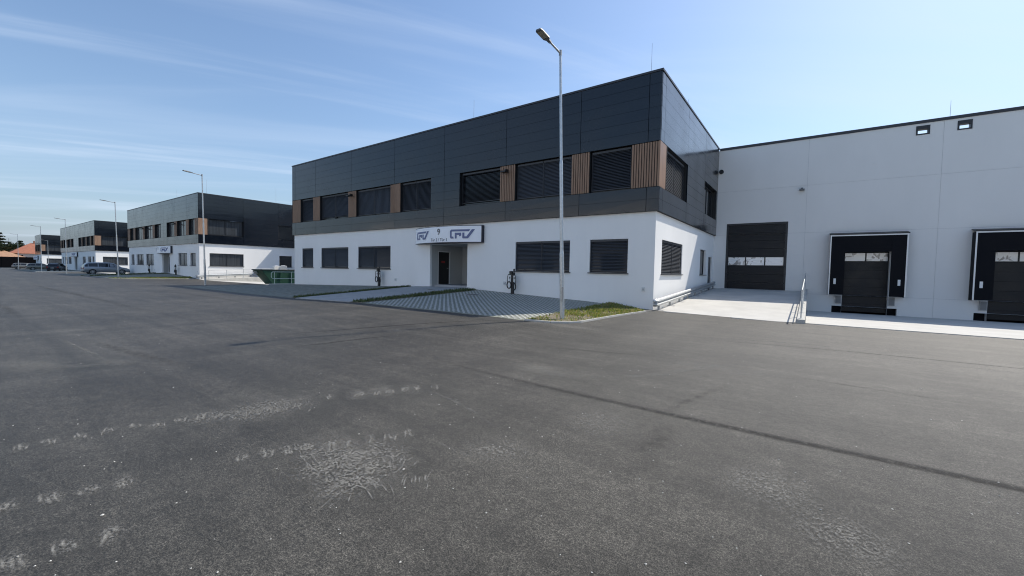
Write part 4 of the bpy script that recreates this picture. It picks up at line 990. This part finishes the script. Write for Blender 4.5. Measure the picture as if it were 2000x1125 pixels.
# ------------------------------------------------------------------ far end: fence, houses, trees
FZ = -0.72
t = thing('boundary_fence', 'tall black boundary fence closing the far end of the road', 'fence', (-193, 0, FZ))
FEN = mat('fence_black', (0.004,0.004,0.006), .9, 0, .15)
for i in range(14):
    y = -28+i*2.4; m = MB(); m.box(-.03, y+.06, .05, .03, y+2.34, 3.45); m.build('fence_panel', FEN, t)
    m = MB(); m.box(-.06, y-.055, 0, .06, y+.055, 3.55); m.build('fence_post', FEN, t)
RT1 = mat('roof_tile_orange', (0.30,0.115,0.07), .8, noise=(1.6,.18,5)); RT2 = mat('roof_tile_pale', (0.36,0.21,0.13), .8, noise=(1.6,.18,5))
def house(loc, rz, label, w_, d_, eave, top, rm):
    t = thing('house', label, 'house', loc, rz)
    m = MB(); m.box(-w_/2,-d_/2,-.3,w_/2,d_/2,eave); m.build('wall', mat('house_wall', (.50,.50,.48), .9), t)
    e = .45; r = max(.1, w_/2-d_/2)
    A = [(-w_/2-e,-d_/2-e,eave-.05), (w_/2+e,-d_/2-e,eave-.05), (w_/2+e,d_/2+e,eave-.05), (-w_/2-e,d_/2+e,eave-.05)]; R0, R1 = (-r,0,top), (r,0,top)
    m = MB(); m.face([A[0],A[1],R1,R0]); m.face([A[1],A[2],R1]); m.face([A[2],A[3],R0,R1]); m.face([A[3],A[0],R0]); m.face(A)
    rf = m.build('roof', rm, t)
    m = MB(); m.box(-r*.5-.3,-.3,top-1.0,-r*.5+.3,.3,top+.8); m.build('chimney', mat('chimney_brick', (.3,.15,.1), .9), rf)
    for i in range(3):
        x = -w_/2+w_*(i+.5)/3
        for s in (-1, 1):
            m = MB(); m.box(x-.55, s*d_/2-.03, eave-1.9, x+.55, s*d_/2+.03, eave-.6); m.build('window', GLASS, t)
    return t
p = on_x(64, 500, -222); house((-222, p.y+1.5, FZ), math.radians(90), 'house with orange hipped tile roof beside the last dark block', 14, 10, 4.9, 8.7, RT1)
p = on_x(8, 500, -212); house((-212, p.y-2.0, FZ), math.radians(90), 'low house with pale orange tile roof behind the black fence', 13, 9, 3.3, 5.6, RT2)
LEAF = [mat('needle_a', (.030,.048,.022), .8), mat('needle_b', (.045,.066,.028), .8), mat('leaf_c', (.055,.075,.025), .8)]
BARK = mat('bark', (.07,.055,.04), .9)
def conifer(loc, label, hgt, rad, seed, tiers=11):
    rnd = random.Random(seed); t = thing('conifer_tree', label, 'tree', loc)
    m = MB(); m.cyl((0,0,0), (0,0,hgt*.95), hgt*.022, .03, 8); m.build('trunk', BARK, t)
    m = MB()
    for k in range(tiers):
        f = k/(tiers-1); z = hgt*(.22+.76*f); R = rad*(1-f)**.8+.25
        for b in range(7):
            a = rnd.uniform(0, 6.283); L = R*rnd.uniform(.65, 1.1)
            for q in range(26):
                s = rnd.uniform(.15, 1); sp = .22+.5*s*(1-s)*2
                x = math.cos(a)*L*s + rnd.gauss(0, sp*.5); y = math.sin(a)*L*s + rnd.gauss(0, sp*.5); zz = z - L*s*.22 + .12*L*s*s + rnd.gauss(0, .10)
                d = Vector((rnd.gauss(0,1), rnd.gauss(0,1), rnd.gauss(0,.35))).normalized()*.34; e = d.orthogonal().normalized()*.14
                c = Vector((x, y, zz)); m.face([c-d-e, c+d-e, c+d+e, c-d+e], rnd.randrange(2))
    m.build('crown', LEAF[:2], t, recalc=False); return t
def broadleaf(loc, label, hgt, rad, seed):
    rnd = random.Random(seed); t = thing('broadleaf_tree', label, 'tree', loc)
    m = MB(); m.cyl((0,0,0), (0,0,hgt*.55), .2, .1, 8)
    for i in range(6):
        a = i*1.05; m.cyl((0,0,hgt*.35), (math.cos(a)*rad*.6, math.sin(a)*rad*.6, hgt*.75), .08, .03, 6)
    m.build('trunk', BARK, t); m = MB()
    for k in range(16):
        c0 = Vector((rnd.gauss(0,rad*.45), rnd.gauss(0,rad*.45), hgt*rnd.uniform(.45,.92)))
        for q in range(90):
            c = c0 + Vector((rnd.gauss(0,1), rnd.gauss(0,1), rnd.gauss(0,.8)))*rad*.22
            d = Vector((rnd.gauss(0,1), rnd.gauss(0,1), rnd.gauss(0,1))).normalized()*.22; e = d.orthogonal().normalized()*.14
            m.face([c-d-e, c+d-e, c+d+e, c-d+e], rnd.randrange(3))
    m.build('crown', LEAF, t, recalc=False); return t
def treeat(px, X): q = on_x(px, 508, X); return (X, q.y, FZ)
conifer(treeat(-2, -214), 'dark spreading cedar rising behind the pale tiled roof', 11.5, 5.2, 3)
conifer(treeat(41, -246), 'slender far conifer between the lamp post and the orange roof', 10.0, 2.6, 4)
for i, (px, X, h_, r_) in enumerate(((21,-228,8.2,3.0), (30,-230,8.6,3.0), (38,-231,7.9,2.7), (12,-231,7.6,2.8))):
    broadleaf(treeat(px, X), ['round bushy tree directly beside the dark cedar', 'bushy tree behind the tip of the pale tiled roof', 'bushy tree next to the slender far conifer', 'low bushy tree partly under the cedar boughs'][i], h_, r_, 30+i)
t = thing('antenna_mast', 'thin far mast standing between the cedar and the last lamp post', 'mast', treeat(18, -235))
m = MB(); m.cyl((0,0,0), (0,0,10.5), .09, .05, 6); m.build('pole', GALVD, t)
m = MB()
for z in (8.6, 9.4, 10.2): m.cyl((0,-.6,z), (0,.6,z), .04, .04, 5)
m.build('aerial', GALVD, t)

# ------------------------------------------------------------------ marks on the asphalt
def strip(mb, uvs, pts, wid, off, uvlen=True):
    n = len(pts); P = [Vector((x, y, 0)) for x, y in pts]; L = [0]
    for a, b in zip(P[:-1], P[1:]): L.append(L[-1]+(b-a).length)
    e = []
    for i in range(n):
        d = (P[min(i+1, n-1)]-P[max(i-1, 0)]).normalized(); nn = Vector((-d.y, d.x, 0))*(wid/2)
        e.append((P[i]-nn, P[i]+nn))
    for i in range(n-1):
        q = [e[i][0], e[i+1][0], e[i+1][1], e[i][1]]
        mb.face([(v.x, v.y, asphalt_z(v.x, v.y)+off) for v in q])
        u0, u1 = L[i]/L[-1], L[i+1]/L[-1]; uvs += [(u0,0), (u1,0), (u1,1), (u0,1)]
def decal(name, mb, uvs, m):
    o = mb.build(name, m, recalc=False); uv = o.data.uv_layers.new(name='UVMap')
    for i, c in enumerate(uvs): uv.data[i].uv = c
    return o
def curve_px(pl, n=24, z=0.0):
    g = [on_z(a, b, z) for a, b in pl]; g = [(q.x, q.y) for q in g]; return curve(g, n)
def curve(g, n=24):
    r = []
    for i in range(n):
        t_ = i/(n-1)*(len(g)-1); k = min(int(t_), len(g)-2); f = t_-k
        p0, p1, p2, p3 = g[max(k-1,0)], g[k], g[k+1], g[min(k+2,len(g)-1)]
        r.append(tuple(.5*((2*p1[q]) + (-p0[q]+p2[q])*f + (2*p0[q]-5*p1[q]+4*p2[q]-p3[q])*f*f + (-p0[q]+3*p1[q]-3*p2[q]+p3[q])*f**3) for q in (0, 1)))
    return r
DK = decal_mat('seam_dark', (.018,.017,.016), .92, .28, .56, 14, .46)
DKS = decal_mat('track_dark', (.035,.034,.032), .32, .30, .70, 6, .48)
LT = decal_mat('scuff_light', (.36,.35,.32), .62, .30, .62, 80, .48)
LTS = decal_mat('dust_light', (.29,.28,.255), .60, .47, .62, 62, .50, True)
LTF = decal_mat('track_light', (.22,.215,.20), .38, .35, .70, 5, .45)
mb = MB(); uv = []
strip(mb, uv, curve([(-1.5,-12.55), (0.14,-12.62), (1.9,-12.80), (4.2,-12.88), (8,-12.88), (20,-12.9)], 40), .17, .004)
strip(mb, uv, curve([(-4.4,-14.1), (-4.31,-13.18), (-4.05,-12.06), (-3.1,-9.86), (-1.6,-7.2)], 24), .075, .004)
strip(mb, uv, curve([(-2.80,-14.0), (-2.65,-13.3), (-2.5,-12.2), (-2.2,-11.2)], 14), .06, .004)
strip(mb, uv, curve([(2.3,-7.3), (4.79,-6.67), (7.13,-6.45), (12,-6.5)], 16), .05, .004)
tag(decal('asphalt_seams', mb, uv, DK), 'dark ragged joint lines across the asphalt', 'seam', kind='stuff')
mb = MB(); uv = []
for pl, wd in (([(50,547), (90,560), (180,580), (270,603), (330,616), (480,638)], .5), ([(0,590), (25,610), (60,626)], .35), ([(300,565), (420,580), (500,598), (560,606)], .35), ([(1310,812), (1290,850), (1265,890), (1275,950)], .35), ([(1430,750), (1340,785), (1280,820)], .18), ([(1500,728), (1700,760), (2000,805)], .16), ([(1000,672), (1200,690), (1320,700)], .25), ([(150,660), (300,700), (420,730)], .3)):
    strip(mb, uv, curve_px(pl), wd, .005)
tag(decal('tyre_tracks', mb, uv, DKS), 'faint dark curving tyre tracks on the asphalt', 'tyre tracks', kind='stuff')
mb = MB(); uv = []
for pl, wd in (([(60,720), (150,715), (230,708)], .45), ([(450,575), (640,600), (840,625)], .16), ([(100,655), (180,690), (230,712)], .08), ([(810,753), (900,790), (1000,860)], .10), ([(840,858), (900,885), (950,905)], .05), ([(1040,730), (1250,735), (1430,712), (1560,735)], .30), ([(400,696), (520,680), (700,662)], .12), ([(640,592), (820,620), (980,634)], .10), ([(1310,655), (1560,672), (1900,708)], .2), ([(500,664), (620,655), (760,640)], .2)):
    strip(mb, uv, curve_px(pl), wd, .0045)
tag(decal('dust_tracks', mb, uv, LTF), 'faint pale dusty tracks on the asphalt', 'dust tracks', kind='stuff')
mb = MB(); uv = []; rnd = random.Random(9)
PR = []
def lug(cx, cy, n=3, ln=.30, sp=.030, ang=0.0):
    for i in range(n):
        a = ang+rnd.uniform(-.14, .14); l_ = ln*rnd.uniform(.35, 1.2); y = cy+(i-(n-1)/2)*sp; x = cx+rnd.uniform(-.05, .05)
        dx, dy = math.cos(a)*l_/2, math.sin(a)*l_/2
        strip(mb, uv, [(x-dx, y-dy), (x, y+rnd.uniform(-.012,.012)), (x+dx, y+dy)], rnd.uniform(.018,.032), .006)
for (x, y) in ((.06,-17.19), (.06,-17.03), (.09,-16.85), (.12,-16.68), (.14,-16.50), (.27,-16.35), (.27,-16.18), (.35,-16.02), (1.25,-17.33), (1.32,-17.16), (1.38,-16.99), (1.42,-16.82), (2.01,-17.36), (2.07,-17.18), (2.12,-17.01)): PR.append((x, y)); lug(x, y, 3, .22, .034, math.atan2(y-CAM.y, x-CAM.x))
for (x, y) in ((.74,-14.87), (.87,-14.58), (1.03,-14.44), (1.09,-14.28), (1.16,-14.11), (1.23,-13.96), (1.38,-13.78), (1.64,-16.16), (1.70,-16.0), (1.78,-15.87), (1.87,-15.74), (1.97,-15.59), (2.04,-15.47), (2.15,-15.31), (2.24,-15.17), (2.30,-15.0)): PR.append((x, y)); lug(x, y, 3, .22, .030, math.atan2(y-CAM.y, x-CAM.x)+rnd.uniform(-.2,.2))
for k in range(16):                       # scraped clusters: short parallel scratches
    cx, cy, a0 = 2.45+rnd.gauss(0,.24), -15.70+rnd.gauss(0,.17), rnd.uniform(1.7, 3.0)
    for i in range(rnd.randint(4, 9)):
        l_ = rnd.uniform(.06, .22); a = a0+rnd.gauss(0,.18); x, y = cx+rnd.gauss(0,.06), cy+rnd.gauss(0,.05); dx, dy = math.cos(a)*l_/2, math.sin(a)*l_/2
        strip(mb, uv, [(x-dx, y-dy), (x+rnd.gauss(0,.006), y+rnd.gauss(0,.006)), (x+dx, y+dy)], rnd.uniform(.010, .022), .006)
for k in range(9):
    cx, cy = .55+.30*k/9+rnd.gauss(0,.05), -15.9+.75*k/9
    for i in range(5):
        l_ = rnd.uniform(.08, .25); a = 2.7+rnd.gauss(0,.25); x, y = cx+rnd.gauss(0,.10), cy+rnd.gauss(0,.05); dx, dy = math.cos(a)*l_/2, math.sin(a)*l_/2
        strip(mb, uv, [(x-dx, y-dy), (x, y), (x+dx, y+dy)], rnd.uniform(.010, .020), .006)
tag(decal('tread_prints', mb, uv, LT), 'pale scraped rows of tread prints and scuffs on the near asphalt', 'tread prints', kind='stuff')
mb = MB(); uv = []
def blob(cx, cy, rx, ry, ang=0.0):
    c_, s_ = math.cos(ang), math.sin(ang); q = []
    for sx, sy in ((-1,-1), (1,-1), (1,1), (-1,1)):
        x, y = sx*rx, sy*ry; q.append((cx+x*c_-y*s_, cy+x*s_+y*c_))
    k = len(mb.f)*.00004
    mb.face([(x, y, asphalt_z(x, y)+.0075+k) for x, y in q]); uv.extend([(0,0), (1,0), (1,1), (0,1)])
for (a, b, rx, ry, an) in ((640,880,.35,.5,.9), (655,955,.22,.22,.3), (690,900,.5,.5,.4), (745,905,.2,.25,.4), (400,815,.3,.35,1.2), (520,800,.25,.4,1.2), (700,772,.25,.35,1.1), (800,760,.25,.4,1.1), (700,930,.35,.45,.9), (760,895,.3,.5,.9), (470,808,.3,.5,1.2), (1170,825,.5,.6,.4), (750,765,.22,.5,1.1), (60,715,.8,.35,.2), (230,708,.5,.3,.2), (1400,720,1.2,.5,0), (1060,725,1.0,.4,0), (970,880,.4,.3,.5), (1100,640,2.0,.6,0), (560,790,.5,.5,.6), (1500,950,.5,.5,0), (1650,1050,.4,.4,0)):
    g = on_z(a, b, 0); blob(g.x, g.y, rx, ry, an)
for x, y in PR: blob(x, y, rnd.uniform(.13,.20), rnd.uniform(.06,.10), math.atan2(y-CAM.y, x-CAM.x)+rnd.uniform(-.15,.15))
for i in range(9): blob(2.45+rnd.gauss(0,.2), -15.7+rnd.gauss(0,.15), rnd.uniform(.15,.3), rnd.uniform(.1,.2), rnd.uniform(0,3))
tag(decal('dust_patches', mb, uv, LTS), 'pale dusty worn patches on the near asphalt', 'dust patches', kind='stuff')
# loose pale stones
mb = MB(); rnd = random.Random(4)
for i in range(520):
    r = 1.2+14*rnd.random()**1.6; a = YAW+rnd.uniform(-1.05, 1.0); x = CAM.x+math.sin(a)*r; y = CAM.y+math.cos(a)*r
    if y > -8.5: continue
    s = rnd.uniform(.003, .0075)*(1.6 if rnd.random() < .05 else 1); z = asphalt_z(x, y)+.004
    V = [Vector((rnd.uniform(.7,1.4)*s,0,0)), Vector((0,rnd.uniform(.7,1.4)*s,0)), Vector((-rnd.uniform(.7,1.4)*s,0,0)), Vector((0,-rnd.uniform(.7,1.4)*s,0)), Vector((0,0,s*.7)), Vector((0,0,-s*.5))]
    c = Vector((x, y, z)); b = len(mb.v); mb.v += [tuple(c+v) for v in V]
    for q in ((0,1,4), (1,2,4), (2,3,4), (3,0,4), (1,0,5), (2,1,5), (3,2,5), (0,3,5)): mb.f.append(tuple(b+k for k in q)); mb.m.append(0)
tag(mb.build('loose_stones', mat('pale_stone', (.55,.54,.50), .85), recalc=False), 'scattered pale pebbles lying on the near asphalt', 'pebbles', kind='stuff')
